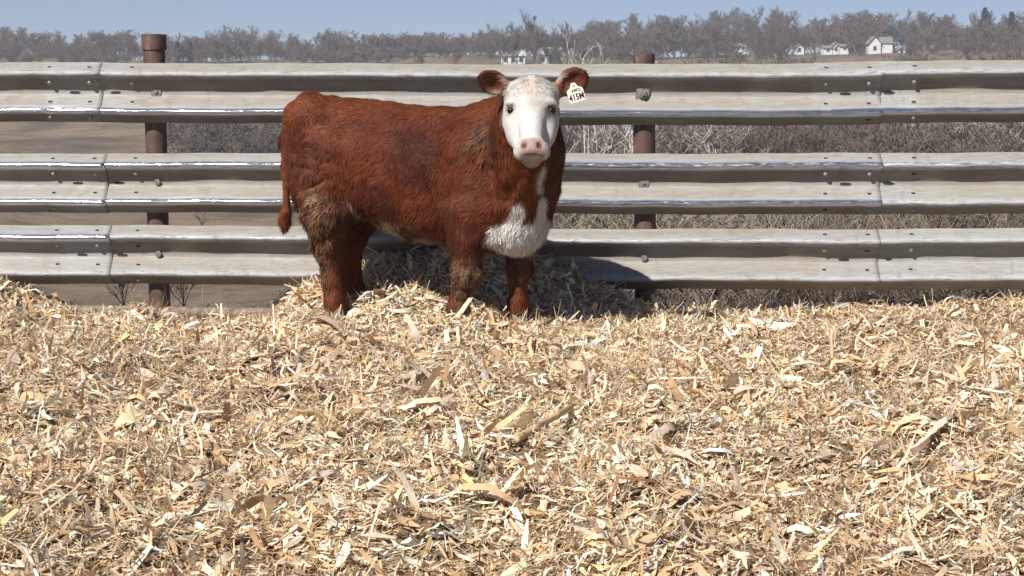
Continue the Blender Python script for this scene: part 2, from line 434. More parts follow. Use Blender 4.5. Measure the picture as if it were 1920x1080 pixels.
m = MB().lathe(a, b, [(i / 20, .031) for i in range(21)], 14)
link('bottom_pipe', m.mesh('bottom_pipe', True), m_plain('dusty_rusted_pipe', (.27, .20, .155), .9, var=.25, nscale=25), fence, label='rusty pipe lying along the foot of the fence')

# ------------------------------------------------------------------ calf
YAW = math.radians(24); OX, OY = -.45, 9.05
cY, sY = math.cos(YAW), math.sin(YAW)
def w2l(p): dx, dy = p[0] - OX, p[1] - OY; return np.array([dx * cY - dy * sY, dx * sY + dy * cY, p[2]])
def l2w(p): return np.array([OX + p[0] * cY + p[1] * sY, OY - p[0] * sY + p[1] * cY, p[2]])
def wdir(d): return np.array([d[0] * cY - d[1] * sY, d[0] * sY + d[1] * cY, d[2]])
HT = math.radians(33)
HO = w2l((.088, 8.42, .995))                     # between the eyes
HU = wdir((1, 0, 0)); HV = wdir((0, math.sin(HT), math.cos(HT))); HW = wdir((0, -math.cos(HT), math.sin(HT)))
HM = np.stack([HU, HV, HW])                      # rows: right, up the face, out of the face
def hp(u, v, w): return HO + u * HU + v * HV + w * HW

VX = .007
G0 = np.array([-.86, -.62, -.10]); G1 = np.array([.98, .42, 1.28])
NG = np.ceil((G1 - G0) / VX).astype(int) + 1
AX = [G0[i] + VX * np.arange(NG[i]) for i in range(3)]
SD = np.full(NG, .25, np.float32)
def sub_grid(lo, hi):
    sl = tuple(slice(max(0, int((lo[i] - G0[i]) / VX)), min(NG[i], int((hi[i] - G0[i]) / VX) + 2)) for i in range(3))
    g = np.meshgrid(*[AX[i][sl[i]].astype(np.float32) for i in range(3)], indexing='ij')
    return sl, g
def smin(a, b, k):
    h = np.clip(.5 + .5 * (b - a) / k, 0, 1); return b + (a - b) * h - k * h * (1 - h)
def smax(a, b, k): return -smin(-a, -b, k)
def comb(sl, d, k, cut=False):
    SD[sl] = smax(SD[sl], -d, k) if cut else smin(SD[sl], d, k)
def sd_ell(g, c, r, M=None):
    q = [g[i] - c[i] for i in range(3)]
    if M is not None: q = [M[j][0] * q[0] + M[j][1] * q[1] + M[j][2] * q[2] for j in range(3)]
    k0 = np.sqrt(sum((q[i] / r[i]) ** 2 for i in range(3))); k1 = np.sqrt(sum((q[i] / r[i] ** 2) ** 2 for i in range(3))) + 1e-9
    return k0 * (k0 - 1) / k1
def ell(c, r, k=.05, M=None, cut=False):
    c = np.array(c, float); m = max(r) + k + .03
    sl, g = sub_grid(c - m, c + m); comb(sl, sd_ell(g, c, r, M), k, cut)
def cone(a, b, ra, rb, k=.04, cut=False):
    a = np.array(a, float); b = np.array(b, float); m = max(ra, rb) + k + .03
    sl, g = sub_grid(np.minimum(a, b) - m, np.maximum(a, b) + m)
    ba = b - a; h = sum((g[i] - a[i]) * ba[i] for i in range(3)) / (ba @ ba); h = np.clip(h, 0, 1)
    d = np.sqrt(sum((g[i] - a[i] - h * ba[i]) ** 2 for i in range(3))) - (ra + (rb - ra) * h)
    comb(sl, d, k, cut)
def chain(pts, k=.03):
    for (a, ra), (b, rb) in zip(pts[:-1], pts[1:]): cone(a, b, ra, rb, k)

# torso: side profile and half width along the spine
def prof(tab):
    x = np.linspace(-.75, .75, 301); y = np.interp(x, [t[0] for t in tab], [t[1] for t in tab])
    kx = np.exp(-(np.arange(-9, 10) / 4.0) ** 2); kx /= kx.sum()
    return x, np.convolve(np.pad(y, 9, 'edge'), kx, 'valid')
TOP = prof([(-.72, .82), (-.70, .90), (-.67, .97), (-.62, 1.015), (-.55, 1.03), (-.45, 1.015), (-.25, 1.01), (0, .978), (.25, .975), (.42, .978), (.54, .93), (.64, .84), (.72, .66)])
BOT = prof([(-.72, .76), (-.70, .72), (-.66, .64), (-.56, .55), (-.4, .475), (-.28, .452), (-.15, .39), (0, .342), (.2, .322), (.42, .312), (.54, .325), (.63, .40), (.72, .60)])
WID = prof([(-.72, .03), (-.70, .10), (-.66, .15), (-.57, .195), (-.4, .222), (-.1, .255), (.1, .25), (.3, .215), (.45, .20), (.56, .18), (.65, .12), (.72, .03)])
sl, g = sub_grid(np.array([-.76, -.34, .2]), np.array([.76, .34, 1.12]))
xx = AX[0][sl[0]]; zt = np.interp(xx, *TOP)[:, None, None]; zb = np.interp(xx, *BOT)[:, None, None]; wd = np.interp(xx, *WID)[:, None, None]
hh = (zt - zb) / 2; zc = (zt + zb) / 2
tz_ = np.clip((g[2] - zc) / hh, -1.5, 1.5); wd2 = wd * (1 - .13 * np.clip(tz_, 0, 1) + .02 * np.clip(-tz_, 0, 1))
rr = (np.abs(g[1] / wd2) ** 2.25 + np.abs((g[2] - zc) / hh) ** 2.4) ** (1 / 2.3)
dt = ((rr - 1) * np.minimum(wd2, hh) * .9).astype(np.float32)
dt = np.where((xx[:, None, None] < -.72) | (xx[:, None, None] > .72), np.maximum(dt, .03), dt)
comb(sl, dt, .001)
# quarters and shoulders
for s in (-1, 1):
    ell((-.485, s * .12, .68), (.155, .095, .25), .08)
    cone((-.47, s * .125, .60), (-.405, s * .14, .46), .135, .115, .06)
    ell((-.55, s * .13, .93), (.10, .07, .08), .07)            # hip
    ell((.36, s * .135, .62), (.15, .085, .26), .08)           # shoulder
    ell((.47, s * .13, .60), (.09, .07, .13), .07)
ell((.50, .03, .66), (.19, .195, .28), .09)
ell((.50, .0, .42), (.15, .15, .13), .07)                      # brisket
# hind legs (right, left)
LEGS = {
    'hr': [((-.43, -.14, .47), .124), ((-.412, -.135, .34), .078), ((-.418, -.13, .26), .056), ((-.412, -.125, .13), .047), ((-.405, -.12, .04), .051), ((-.395, -.12, -.06), .053)],
    'hl': [((-.42, .14, .47), .118), ((-.445, .135, .33), .072), ((-.45, .13, .26), .056), ((-.445, .12, .12), .052), ((-.425, .12, .04), .056), ((-.405, .12, -.06), .056)],
    'fr': [((.335, -.145, .50), .105), ((.325, -.15, .36), .084), ((.325, -.15, .25), .062), ((.325, -.15, .20), .064), ((.300, -.145, .125), .041), ((.275, -.14, .03), .048), ((.27, -.14, -.06), .052)],
    'fl': [((.45, .13, .50), .10), ((.47, .13, .36), .078), ((.475, .13, .25), .056), ((.475, .13, .20), .058), ((.47, .13, .12), .039), ((.468, .13, .03), .046), ((.47, .13, -.06), .048)],
}
for nme, pts in LEGS.items(): chain(pts, .028)
ell((-.478, -.13, .305), (.035, .035, .05), .03); ell((-.50, .13, .305), (.035, .035, .05), .03)   # points of hock
# tail
chain([((-.60, 0, 1.0), .05), ((-.69, 0, .95), .036), ((-.725, -.01, .82), .026), ((-.735, -.02, .68), .022)], .04)
chain([((-.735, -.02, .68), .021), ((-.725, -.03, .58), .017), ((-.722, -.03, .50), .018), ((-.725, -.03, .45), .026), ((-.732, -.03, .40), .028), ((-.735, -.03, .365), .012)], .012)
# neck
NK = hp(0, .03, -.15)
cone((.40, 0, .74), (.58, -.07, .79), .22, .175, .09)
cone((.58, -.07, .79), NK, .170, .112, .08)
cone((.56, -.05, .62), hp(0, -.06, -.16), .14, .09, .07)
cone((.42, 0, .90), hp(0, .06, -.14), .10, .095, .08)
SD_BODY_ONLY = SD.copy(); SD[:] = .25
# head
def hell(c, r, k=.04, cut=False): ell(hp(*c), r, k, HM, cut)
def hcone(a, b, ra, rb, k=.04, cut=False): cone(hp(*a), hp(*b), ra, rb, k, cut)
hell((0, .055, -.095), (.112, .125, .112))
hell((0, .105, -.06), (.072, .062, .065), .05)
for s in (-1, 1): hell((s * .056, .078, -.075), (.056, .072, .068), .03)
hcone((0, .03, -.070), (0, -.17, -.042), .066, .050, .03)
hell((0, -.208, -.045), (.078, .042, .055), .02)
for s in (-1, 1):
    hcone((s * .062, .0, -.150), (s * .034, -.165, -.118), .058, .044, .03)
    hell((s * .076, -.05, -.125), (.036, .085, .055), .025)
    hell((s * .088, .022, -.045), (.030, .020, .034), .02)
hell((0, -.214, -.120), (.046, .046, .040), .03)
hell((0, -.214, -.012), (.052, .036, .024), .025)
for s in (-1, 1): hell((s * .040, -.226, -.050), (.040, .036, .042), .02)
for s in (-1, 1):
    hell((s * .098, -.003, -.036), (.022, .016, .024), .010, True)       # eye sockets
    hell((s * .035, -.223, .016), (.014, .017, .026), .006, True)        # nostrils
SD_HEAD = SD.copy(); SD[:] = .25
# ears
EARS = []
for s, tip, base in ((-1, (-.135, 8.47, 1.118), (-.030, 8.545, 1.060)), (1, (.325, 8.50, 1.122), (.212, 8.55, 1.062))):
    a = wdir(np.array(tip) - np.array(base)); L = np.linalg.norm(a); a /= L
    n0 = wdir((s * .28, -1, .05)); n = n0 - (n0 @ a) * a; n /= np.linalg.norm(n); b = np.cross(n, a)
    B = w2l(base); M = np.stack([a, b, n]); c = B + a * L * .55
    EARS.append((B, a, b, n, L))
    ell(c, (L * .54, .058, .028), .02, M)
    cone(w2l(base) - a * .035, B + a * .05, .042, .034, .03)
    ell(c + a * .010 + n * .026, (L * .43, .044, .026), .008, M, True)
SD_EAR = SD.copy()
SD = smin(smin(SD_BODY_ONLY, SD_HEAD, .035), SD_EAR, .02)

def surface_nets(D):
    s = D < 0; nx, ny, nz = D.shape
    cnt = np.zeros((nx - 1, ny - 1, nz - 1), np.int8)
    for i in (0, 1):
        for j in (0, 1):
            for k in (0, 1): cnt += s[i:nx - 1 + i, j:ny - 1 + j, k:nz - 1 + k]
    act = (cnt > 0) & (cnt < 8); C = np.argwhere(act); ids = np.full(act.shape, -1, np.int32); ids[act] = np.arange(len(C))
    acc = np.zeros((len(C), 3)); num = np.zeros(len(C))
    cs = [(i, j, k) for i in (0, 1) for j in (0, 1) for k in (0, 1)]
    for p in cs:
        for ax in range(3):
            if p[ax]: continue
            q = list(p); q[ax] = 1
            a = D[tuple((C + p).T)]; b = D[tuple((C + q).T)]; m = (a < 0) != (b < 0)
            t = np.where(m, a / np.where(m, a - b, 1), 0)
            pos = np.tile(np.array(p, float), (len(C), 1)); pos[:, ax] += t
            acc += pos * m[:, None]; num += m
    Vv = C + acc / num[:, None]
    Fl = []
    for ax in range(3):
        sh = [slice(1, -1)] * 3; sh[ax] = slice(0, -1); sh2 = list(sh); sh2[ax] = slice(1, None)
        sa, sb = s[tuple(sh)], s[tuple(sh2)]
        E = np.argwhere(sa != sb); inside = sa[tuple(E.T)]
        off = np.array([1, 1, 1]); off[ax] = 0; E = E + off
        u, v = [(1, 2), (2, 0), (0, 1)][ax]
        e = lambda du, dv: ids[tuple((E - np.eye(3, dtype=int)[u] * du - np.eye(3, dtype=int)[v] * dv).T)]
        q = np.stack([e(1, 1), e(0, 1), e(0, 0), e(1, 0)], -1)
        q[~inside] = q[~inside][:, ::-1]; Fl.append(q)
    return Vv, np.vstack(Fl)
CV, CF = surface_nets(SD)
CV = G0 + CV * VX
def lap(V, F, n, lam):
    for _ in range(n):
        S = np.zeros_like(V); c = np.zeros(len(V))
        for i, j in ((0, 1), (1, 2), (2, 3), (3, 0)):
            np.add.at(S, F[:, i], V[F[:, j]]); np.add.at(S, F[:, j], V[F[:, i]])
            np.add.at(c, F[:, i], 1); np.add.at(c, F[:, j], 1)
        V = V + lam * (S / np.maximum(c, 1)[:, None] - V)
    return V
CV = lap(CV, CF, 2, .5)
def vnormals(V, F):
    n = np.cross(V[F[:, 2]] - V[F[:, 0]], V[F[:, 3]] - V[F[:, 1]]); N = np.zeros_like(V)
    for i in range(4): np.add.at(N, F[:, i], n)
    return N / (np.linalg.norm(N, axis=1)[:, None] + 1e-12)
def samp(D, V):
    q = (V - G0) / VX; i = np.clip(q.astype(int), 0, NG - 2); f = q - i; r = 0
    for a in (0, 1):
        for b in (0, 1):
            for c in (0, 1):
                w = (f[:, 0] if a else 1 - f[:, 0]) * (f[:, 1] if b else 1 - f[:, 1]) * (f[:, 2] if c else 1 - f[:, 2])
                r = r + w * D[i[:, 0] + a, i[:, 1] + b, i[:, 2] + c]
    return r
# cheap smooth value noise in numpy
_nt = rng.uniform(-1, 1, (32, 32, 32))
def vnoise(p, s, o=0):
    q = np.asarray(p) * s + o * 7.31; i = np.floor(q).astype(int); f = q - i; f = f * f * (3 - 2 * f); r = 0
    for a in (0, 1):
        for b in (0, 1):
            for c in (0, 1):
                w = (f[:, 0] if a else 1 - f[:, 0]) * (f[:, 1] if b else 1 - f[:, 1]) * (f[:, 2] if c else 1 - f[:, 2])
                r = r + w * _nt[(i[:, 0] + a) % 32, (i[:, 1] + b) % 32, (i[:, 2] + c) % 32]
    return r
CN = vnormals(CV, CF)
dh = samp(SD_HEAD, CV); db = samp(SD_BODY_ONLY, CV); de = samp(SD_EAR, CV)
HQ = (CV - HO) @ HM.T                            # head coordinates of every vertex
on_head = (dh < db + .004) & (dh < de + .003) & (np.abs(HQ[:, 0]) < .16)
on_ear = (de < dh) & (de < db)
HEADW = smoothstep(.02, -.01, dh - np.minimum(db, de))
# coat lumps
lump = .0045 * vnoise(CV, 14) + .003 * vnoise(CV, 30, 1)
hipm = np.exp(-(((CV[:, 0] + .45) / .22) ** 2 + ((CV[:, 2] - .82) / .2) ** 2))
lump += hipm * .006 * np.abs(vnoise(CV + .02 * np.stack([vnoise(CV, 9, 2), vnoise(CV, 9, 3), vnoise(CV, 9, 4)], -1), 22, 5))
lump *= 1 - .85 * HEADW
# skin folds on the right of the neck and a flank fold
fold = np.sin((CV[:, 0] * 1.0 + CV[:, 1] * 2.2 + .25 * CV[:, 2]) * 46 + 2 * vnoise(CV, 6, 8))
foldm = np.exp(-(((CV[:, 0] - .60) / .08) ** 2 + ((CV[:, 1] + .20) / .09) ** 2 + ((CV[:, 2] - .68) / .17) ** 2))
lump += foldm * .005 * fold
def crease(a, b, depth, wid, side=-1):
    a, b = np.array(a), np.array(b); q = CV[:, [0, 2]] - a; ba = b - a; h = np.clip((q @ ba) / (ba @ ba), 0, 1)
    r2 = ((q - h[:, None] * ba) ** 2).sum(1); taper = np.sin(np.pi * np.clip(h, .08, .92)) ** .7
    return -depth * np.exp(-r2 / wid ** 2) * taper * (CN[:, 1] * side > .1) * (db < dh + .01)
for a_, b_, dp, w_ in (((.17, .84), (.22, .42), .013, .032), ((.45, .97), (.52, .58), .012, .026), ((-.30, .44), (-.34, .78), .015, .035), ((-.56, .70), (-.42, .665), .012, .016),
                       ((-.44, .60), (-.36, .635), .012, .014), ((-.20, .80), (-.14, .48), .005, .03), ((-.05, .82), (.0, .48), .005, .03), ((-.30, .90), (.2, .88), .006, .04), ((.55, .86), (.60, .54), .010, .014), ((.60, .80), (.63, .56), .009, .012)):
    lump += crease(a_, b_, dp, w_)
CV = CV + CN * lump[:, None]
CN = vnormals(CV, CF)

# coat colours (linear)
RED, DKRED, LTRED = np.array([.108, .026, .0105]), np.array([.050, .0125, .0070]), np.array([.178, .053, .020])
WHITE, CREAM, TAN = np.array([.60, .575, .54]), np.array([.52, .42, .31]), np.array([.46, .36, .27])
PINK, DIRT, DKHOOF = np.array([.36, .235, .20]), np.array([.135, .088, .052]), np.array([.03, .025, .022])
def mixc(c, t, w): return c + (t - c) * w[:, None]
n1, n2, n3 = vnoise(CV, 5, 11), vnoise(CV, 12, 12), vnoise(CV, 28, 13)
x_, y_, z_ = CV.T
c = np.tile(RED, (len(CV), 1))
c = mixc(c, DKRED, np.clip(.45 + 1.2 * n1 + .6 * n2 + .3 * n3, 0, 1) * .85)
c = mixc(c, LTRED, np.clip(1.6 * vnoise(CV, 20, 14) * hipm, 0, 1) * .6)
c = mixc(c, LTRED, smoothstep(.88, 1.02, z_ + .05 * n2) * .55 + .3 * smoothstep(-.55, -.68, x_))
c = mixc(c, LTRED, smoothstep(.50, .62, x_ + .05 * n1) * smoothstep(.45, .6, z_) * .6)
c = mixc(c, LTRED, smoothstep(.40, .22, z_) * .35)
ebw = smoothstep(.06, .0, np.minimum(db, .2)) * 0
# belly fringe and flank flash
c = mixc(c, CREAM, smoothstep(-.62, -.92, CN[:, 2] + .2 * n2) * smoothstep(-.42, -.34, x_) * smoothstep(.22, .05, x_) * smoothstep(.25, .30, z_) * smoothstep(.50, .44, z_) * .75)
flash = np.exp(-(((x_ + .262 + .55 * (z_ - .495)) / .015) ** 2 + ((z_ - .495) / .036) ** 2 + ((y_ + .22) / .1) ** 2) ** 2)
c = mixc(c, WHITE, np.clip(flash, 0, 1) * .9)
# white brisket (front and right of the chest) with the red tongue and the pale stripe up the throat
jag = .035 * n2 + .02 * n3
WX, WY_ = OX + x_ * cY + y_ * sY, OY - x_ * sY + y_ * cY
bodyv = np.where(db < dh, 1., 0.)
front = smoothstep(.36, .40, x_) * bodyv
topl = np.interp(WX, [-.14, -.09, -.02, .015, .045, .075, .10, .125, .15, .175, .21], [.36, .42, .46, .53, .545, .50, .46, .585, .595, .46, .47])
botl = np.interp(WX, [-.14, -.05, .02, .10, .14, .2], [.36, .29, .275, .275, .30, .33])
bris = front * smoothstep(.015, -.015, z_ - topl - jag * .8) * smoothstep(-.012, .02, z_ - botl + jag * .4) * smoothstep(-.135, -.10, WX + jag * .5) * smoothstep(.235, .20, WX)
c = mixc(c, WHITE * .93, np.clip(bris, 0, 1))
tongue = np.exp(-(((WX - .078 - .2 * (z_ - .5)) / .013) ** 2 + ((z_ - .50) / .05) ** 2)) * front
c = mixc(c, RED, np.clip(tongue * 1.6, 0, 1))
stripe = np.exp(-((WX - .130 - .22 * (z_ - .62)) / .013) ** 2) * smoothstep(.58, .62, z_) * smoothstep(.74, .70, z_ + jag) * smoothstep(.5, .55, x_) * np.where(db < dh, 1, 0)
c = mixc(c, WHITE * .9, np.clip(stripe * 1.3, 0, 1))
darkn = smoothstep(.10, .17, WX) * smoothstep(.52, .60, z_) * smoothstep(.5, .56, x_) * (1 - np.clip(stripe * 1.5, 0, 1))
c = mixc(c, DKRED, darkn * .6)
# head: white face, tan poll whorl, pink muzzle
hu, hv, hw = HQ.T
face = smoothstep(-.165, -.145, hw + .012 * n2 + .25 * np.maximum(0, -.10 - hv)) * smoothstep(.012, -.002, dh - np.minimum(db, de + .0)) * smoothstep(.16, .15, np.abs(hu))
hc = np.tile(WHITE, (len(CV), 1))
hc = mixc(hc, TAN, np.exp(-((hu / .030) ** 2 + ((hv - .085) / .085) ** 2)) * .8)
hc = mixc(hc, CREAM, smoothstep(-.235, -.25, hv) * .3 + .25 * np.exp(-(((np.abs(hu) - .098) / .02) ** 2 + ((hv - .05) / .06) ** 2)))
nose = np.exp(-((hu / .060) ** 4 + ((hv + .218) / .032) ** 4)) * smoothstep(-.035, -.02, hw)
hc = mixc(hc, PINK, np.clip(nose * 1.4, 0, 1) * .9)
mz = .773 - .25 * np.maximum(np.abs(hu) - .02, 0); fm = smoothstep(-.13, -.16, hv) * smoothstep(.0, .02, .075 - np.abs(hu))
hc = mixc(hc, PINK * .9, np.exp(-((z_ - mz - .012) / .010) ** 2) * fm * .7)
hc = mixc(hc, CREAM * .72, smoothstep(.0, -.012, z_ - mz) * fm * .75)  # cream chin, darkened to paint in the shade below the lip
hc = mixc(hc, np.array([.07, .04, .035]), np.exp(-((z_ - mz) / .0055) ** 2) * fm * smoothstep(.062, .045, np.abs(hu)) * .9)
hc = mixc(hc, np.array([.10, .03, .025]), np.clip(1.3 * np.exp(-(((np.abs(hu) - .034) / .012) ** 2 + ((hv + .224) / .015) ** 2)), 0, 1) * smoothstep(-.035, -.02, hw) * .92)
hc = mixc(hc, np.array([.16, .115, .10]), np.clip(1.4 * np.exp(-(((hu - .086) / .028) ** 2 + ((hv + .010 - .35 * (hu - .086)) / .028) ** 2)), 0, 1) * .85)
hc = hc * (1 - .16 * np.clip(.5 + n2 + .8 * n3, 0, 1))[:, None]
hc = mixc(hc, CREAM * .9, smoothstep(-.10, -.13, hw) * .45 * smoothstep(-.19, -.22, hv))
hc = mixc(hc, np.array([.28, .15, .12]), np.clip(1.3 * np.exp(-(((hu + .094) / .018) ** 2 + ((hv + .005) / .015) ** 2)), 0, 1) * .8)
c = mixc(c, hc, face)
# ears: dark red, deepened to paint in the shade of the cup, pale rim near the head
em = np.where(on_ear, 1., 0.)
ec = np.tile(np.array([.10, .026, .014]), (len(CV), 1)); ec = mixc(ec, np.array([.16, .06, .033]), np.clip(.5 + n3, 0, 1) * .5)
for B, a, b, n, L in EARS:
    q = CV - B; qa, qb = q @ a, q @ b
    ec = mixc(ec, np.array([.55, .42, .34]), np.exp(-(((qa - .035) / .03) ** 2 + ((np.abs(qb) - .038) / .014) ** 2)) * .7)
c = mixc(c, ec, em * (1 - face * .5))
# mud on the legs and lower thigh, hooves
mud = np.zeros(len(CV))
for (cx, cy, cz), (rx, ry, rz), k in (((-.43, -.2, .46), (.10, .12, .13), .85), ((-.45, -.17, .30), (.08, .12, .12), .6), ((-.45, -.15, .17), (.05, .12, .09), .75), ((.335, -.2, .20), (.09, .12, .075), .9),
                                  ((.31, -.2, .11), (.06, .1, .07), .6), ((.47, .1, .19), (.07, .12, .06), .8), ((.42, -.2, .80), (.065, .08, .10), .55), ((.35, -.2, .55), (.12, .1, .10), .25)):
    mud = np.maximum(mud, k * np.exp(-(((x_ - cx) / rx) ** 2 + ((y_ - cy) / ry) ** 2 + ((z_ - cz) / rz) ** 2)))
mud = np.clip(mud * (1.1 + .9 * n3 + .6 * n2), 0, 1)
c = mixc(c, DIRT, mud * .8)
c = mixc(c, DKHOOF, smoothstep(-.005, -.02, z_))

calf = empty('calf', (OX, OY, 0), -YAW, label='red-brown calf with white face and brisket standing sideways on corn husks', cat='calf')
def m_skin():
    t = NT('calf_coat'); c = t.attr('col')
    f = t.noise(t.coord('Object', (60, 60, 22)), 3, 4, .65)
    c = t.mix(1.0, c, t.ramp(f, [(.3, .72), (.7, 1.12)]), 'MULTIPLY')
    t.set(Base_Color=c, Roughness=.72, Specular_IOR_Level=.2); t.bump(f, .35, .006); return t.m
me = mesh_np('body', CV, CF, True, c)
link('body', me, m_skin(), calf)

# fur: short tapered locks rooted on the body
def fur(n):
    T = np.vstack([CF[:, [0, 1, 2]], CF[:, [0, 2, 3]]])
    ar = np.linalg.norm(np.cross(CV[T[:, 1]] - CV[T[:, 0]], CV[T[:, 2]] - CV[T[:, 0]]), axis=1)
    tcn = CN[T[:, 0]]
    vis = np.where((tcn @ wdir((0, -1, .1))) > -.35, 1.0, .35)
    hd = HEADW[T[:, 0]]
    keep = np.where((z_[T[:, 0]] < -.01), 0, 1.0) * (1 + .8 * hd)
    w = ar * vis * keep; w /= w.sum()
    t = T[rng.choice(len(T), n, p=w)]
    r = rng.uniform(0, 1, (n, 2)); fl = r.sum(1) > 1; r[fl] = 1 - r[fl]
    bc = np.stack([1 - r.sum(1), r[:, 0], r[:, 1]], -1)
    ip = lambda A: sum(A[t[:, i]] * (bc[:, i:i + 1] if A.ndim > 1 else bc[:, i]) for i in range(3))
    p, N, col, hW, hq, mu = ip(CV), ip(CN), ip(c), ip(HEADW), ip(HQ), ip(mud)
    N /= np.linalg.norm(N, axis=1)[:, None]
    ear = ip(em) > .5
    noseb = (np.exp(-((hq[:, 0] / .06) ** 4 + ((hq[:, 1] + .222) / .036) ** 4)) > .35) & (hW > .5) & (hq[:, 2] > -.06)
    eyeb = (np.abs(np.abs(hq[:, 0]) - .096) < .026) & (np.abs(hq[:, 1] + .003) < .018) & (hW > .5)
    X, Yy, Z = p.T
    d = np.stack([-.55 + .0 * X, 0 * X, -.8 + 0 * X], -1)
    d[Z < .42] = (-.1, 0, -1); d[(Z > .93)] = (-.9, 0, -.25)
    d[(X > .5) & (Z > .4)] = (-.15, .0, -1)
    headd = -HV[None] * 1.0 + HU[None] * (np.sign(hq[:, 0]) * .35)[:, None] * smoothstep(.0, .12, hq[:, 1])[:, None] + HU[None] * (np.sign(hq[:, 0]) * .8 * smoothstep(.05, .1, np.abs(hq[:, 0])))[:, None]
    headd[hq[:, 1] > .08] += HV * .9
    d = d * (1 - hW[:, None]) + headd * hW[:, None]
    for B, a, b, n_, L in EARS:
        m = ear & (np.linalg.norm(p - B, axis=1) < .2); d[m] = a * .8 + b * .3
    swirl = np.stack([vnoise(p, 11, 20), vnoise(p, 11, 21), vnoise(p, 11, 22)], -1) + .6 * np.stack([vnoise(p, 26, 23), vnoise(p, 26, 24), vnoise(p, 26, 25)], -1)
    hip = np.exp(-(((X + .45) / .25) ** 2 + ((Z - .82) / .22) ** 2))
    d = d / np.linalg.norm(d, axis=1)[:, None] + swirl * (.50 + 1.4 * hip * (1 - hW) - .25 * hW)[:, None] + rng.normal(0, .16, (n, 3))
    d -= (d * N).sum(1)[:, None] * N; d /= np.linalg.norm(d, axis=1)[:, None] + 1e-9
    Ln = np.full(n, .030)
    Ln += .020 * smoothstep(-.2, -.8, N[:, 2]) * (Z > .28) * (X < .42)
    Ln += .010 * smoothstep(.45, .55, X) * smoothstep(.62, .5, Z)
    Ln = np.where(Z < .30, .020, Ln); Ln = np.where(hW > .5, .014 + .015 * smoothstep(.04, .10, hq[:, 1]), Ln); Ln = np.where(ear, .020, Ln)
    tl = (X < -.69) & (np.abs(Yy) < .09) & (Z < .78); Ln = np.where(tl, np.where(Z < .46, .034, .012), Ln)
    Ln *= rng.uniform(.6, 1.35, n); Ln = np.where(noseb | eyeb, .0005, Ln)
    lift = rng.uniform(.12, .42, n) + .25 * (mu > .5) - .05 * hW
    wdt = np.where(hW > .5, .0022, .0040) * rng.uniform(.7, 1.4, n)
    mudl = (mu > .30) & (hW < .5); clump = vnoise(p * np.array([1, 1, .6]), 55, 31)
    wdt = np.where(mudl, wdt * 1.9, wdt); Ln = np.where(mudl, Ln * (1.0 + .5 * clump), Ln)
    lift = np.where(mudl, lift + .35 * np.maximum(clump, 0), lift)
    col = np.where(mudl[:, None], col * (.85 + .75 * clump)[:, None], col)
    up1 = d * np.cos(lift)[:, None] + N * np.sin(lift)[:, None]; side = np.cross(N, d)
    tip_d = up1 + N * -.10 + np.array([0, 0, -.18]) + side * rng.normal(0, .25, n)[:, None]
    p0 = p - N * .003; pm = p0 + up1 * (Ln * .55)[:, None]; pt = pm + tip_d * (Ln * .5)[:, None]
    s = side * wdt[:, None] / 2
    V = np.stack([p0 - s, p0 + s, pm - s * .8, pm + s * .8, pt], 1).reshape(-1, 3)
    b = np.arange(n)[:, None] * 5
    F3 = np.vstack([b + np.array([[0, 3, 1]]), b + np.array([[0, 2, 3]]), b + np.array([[2, 4, 3]])])
    vr = np.exp(rng.normal(0, .16, n) + .20 * vnoise(p, 45, 30)); vr = np.where(hW > .5, 1 + (vr - 1) * .85, vr)
    cc = np.clip(col * vr[:, None], 0, .9)
    tipc = cc * np.where(hW > .5, 1.0, 1.28)[:, None]
    cols = np.stack([cc * .85, cc * .85, cc, cc, tipc], 1).reshape(-1, 3)
    nn = N * .85 + up1 * .0 + rng.normal(0, .10, (n, 3)) + swirl * .16 * (1 - hW[:, None]); nn /= np.linalg.norm(nn, axis=1)[:, None]
    me = mesh_np('fur', V, F3, True, cols)
    me.normals_split_custom_set_from_vertices(np.repeat(nn, 5, 0).astype(np.float32))
    return me
def m_fur():
    t = NT('calf_fur'); t.set(Base_Color=t.attr('col'), Roughness=.6, Specular_IOR_Level=.12); return t.m
link('fur', fur(150000), m_fur(), calf, kind='stuff')

# eyes, lashes
M_EYE = m_plain('dark_brown_eye', (.014, .008, .006), .22, spec=.35, var=.1)
def uv_sphere(r, n=20, m=12, sc_=(1, 1, 1)):
    return MB().lathe((0, 0, -r), (0, 0, r), [((1 - math.cos(math.pi * k / m)) / 2, max(1e-4, r * math.sin(math.pi * k / m))) for k in range(m + 1)], n).mesh('eye', True)
ME_EYE = uv_sphere(.0175)
for s in (-1, 1):
    ec_ = hp(s * .0905, -.003, -.0555)
    e = link('eye', ME_EYE, M_EYE, calf, tuple(ec_)); e.scale = (1.12, .72, 1.0)
    e.rotation_euler = Matrix(HM.T.tolist()).to_euler()
    m = MB()
    for k in range(26):
        t = -1 + 2 * k / 25
        a = hp(s * (.098 + .010 * t * .6), .011 - .006 * t * t, -.040 - .010 * max(0, t))
        dr = HW * .5 + HU * s * (.9 + .3 * t) + HV * .18
        b = a + dr / np.linalg.norm(dr) * rng.uniform(.016, .028)
        sd = HV * .0011
        m.add([a - sd, a + sd, b], [(0, 1, 2)])
    link('eyelash', m.mesh('eyelash'), m_plain('pale_lash', (.75, .66, .52), .6), calf)

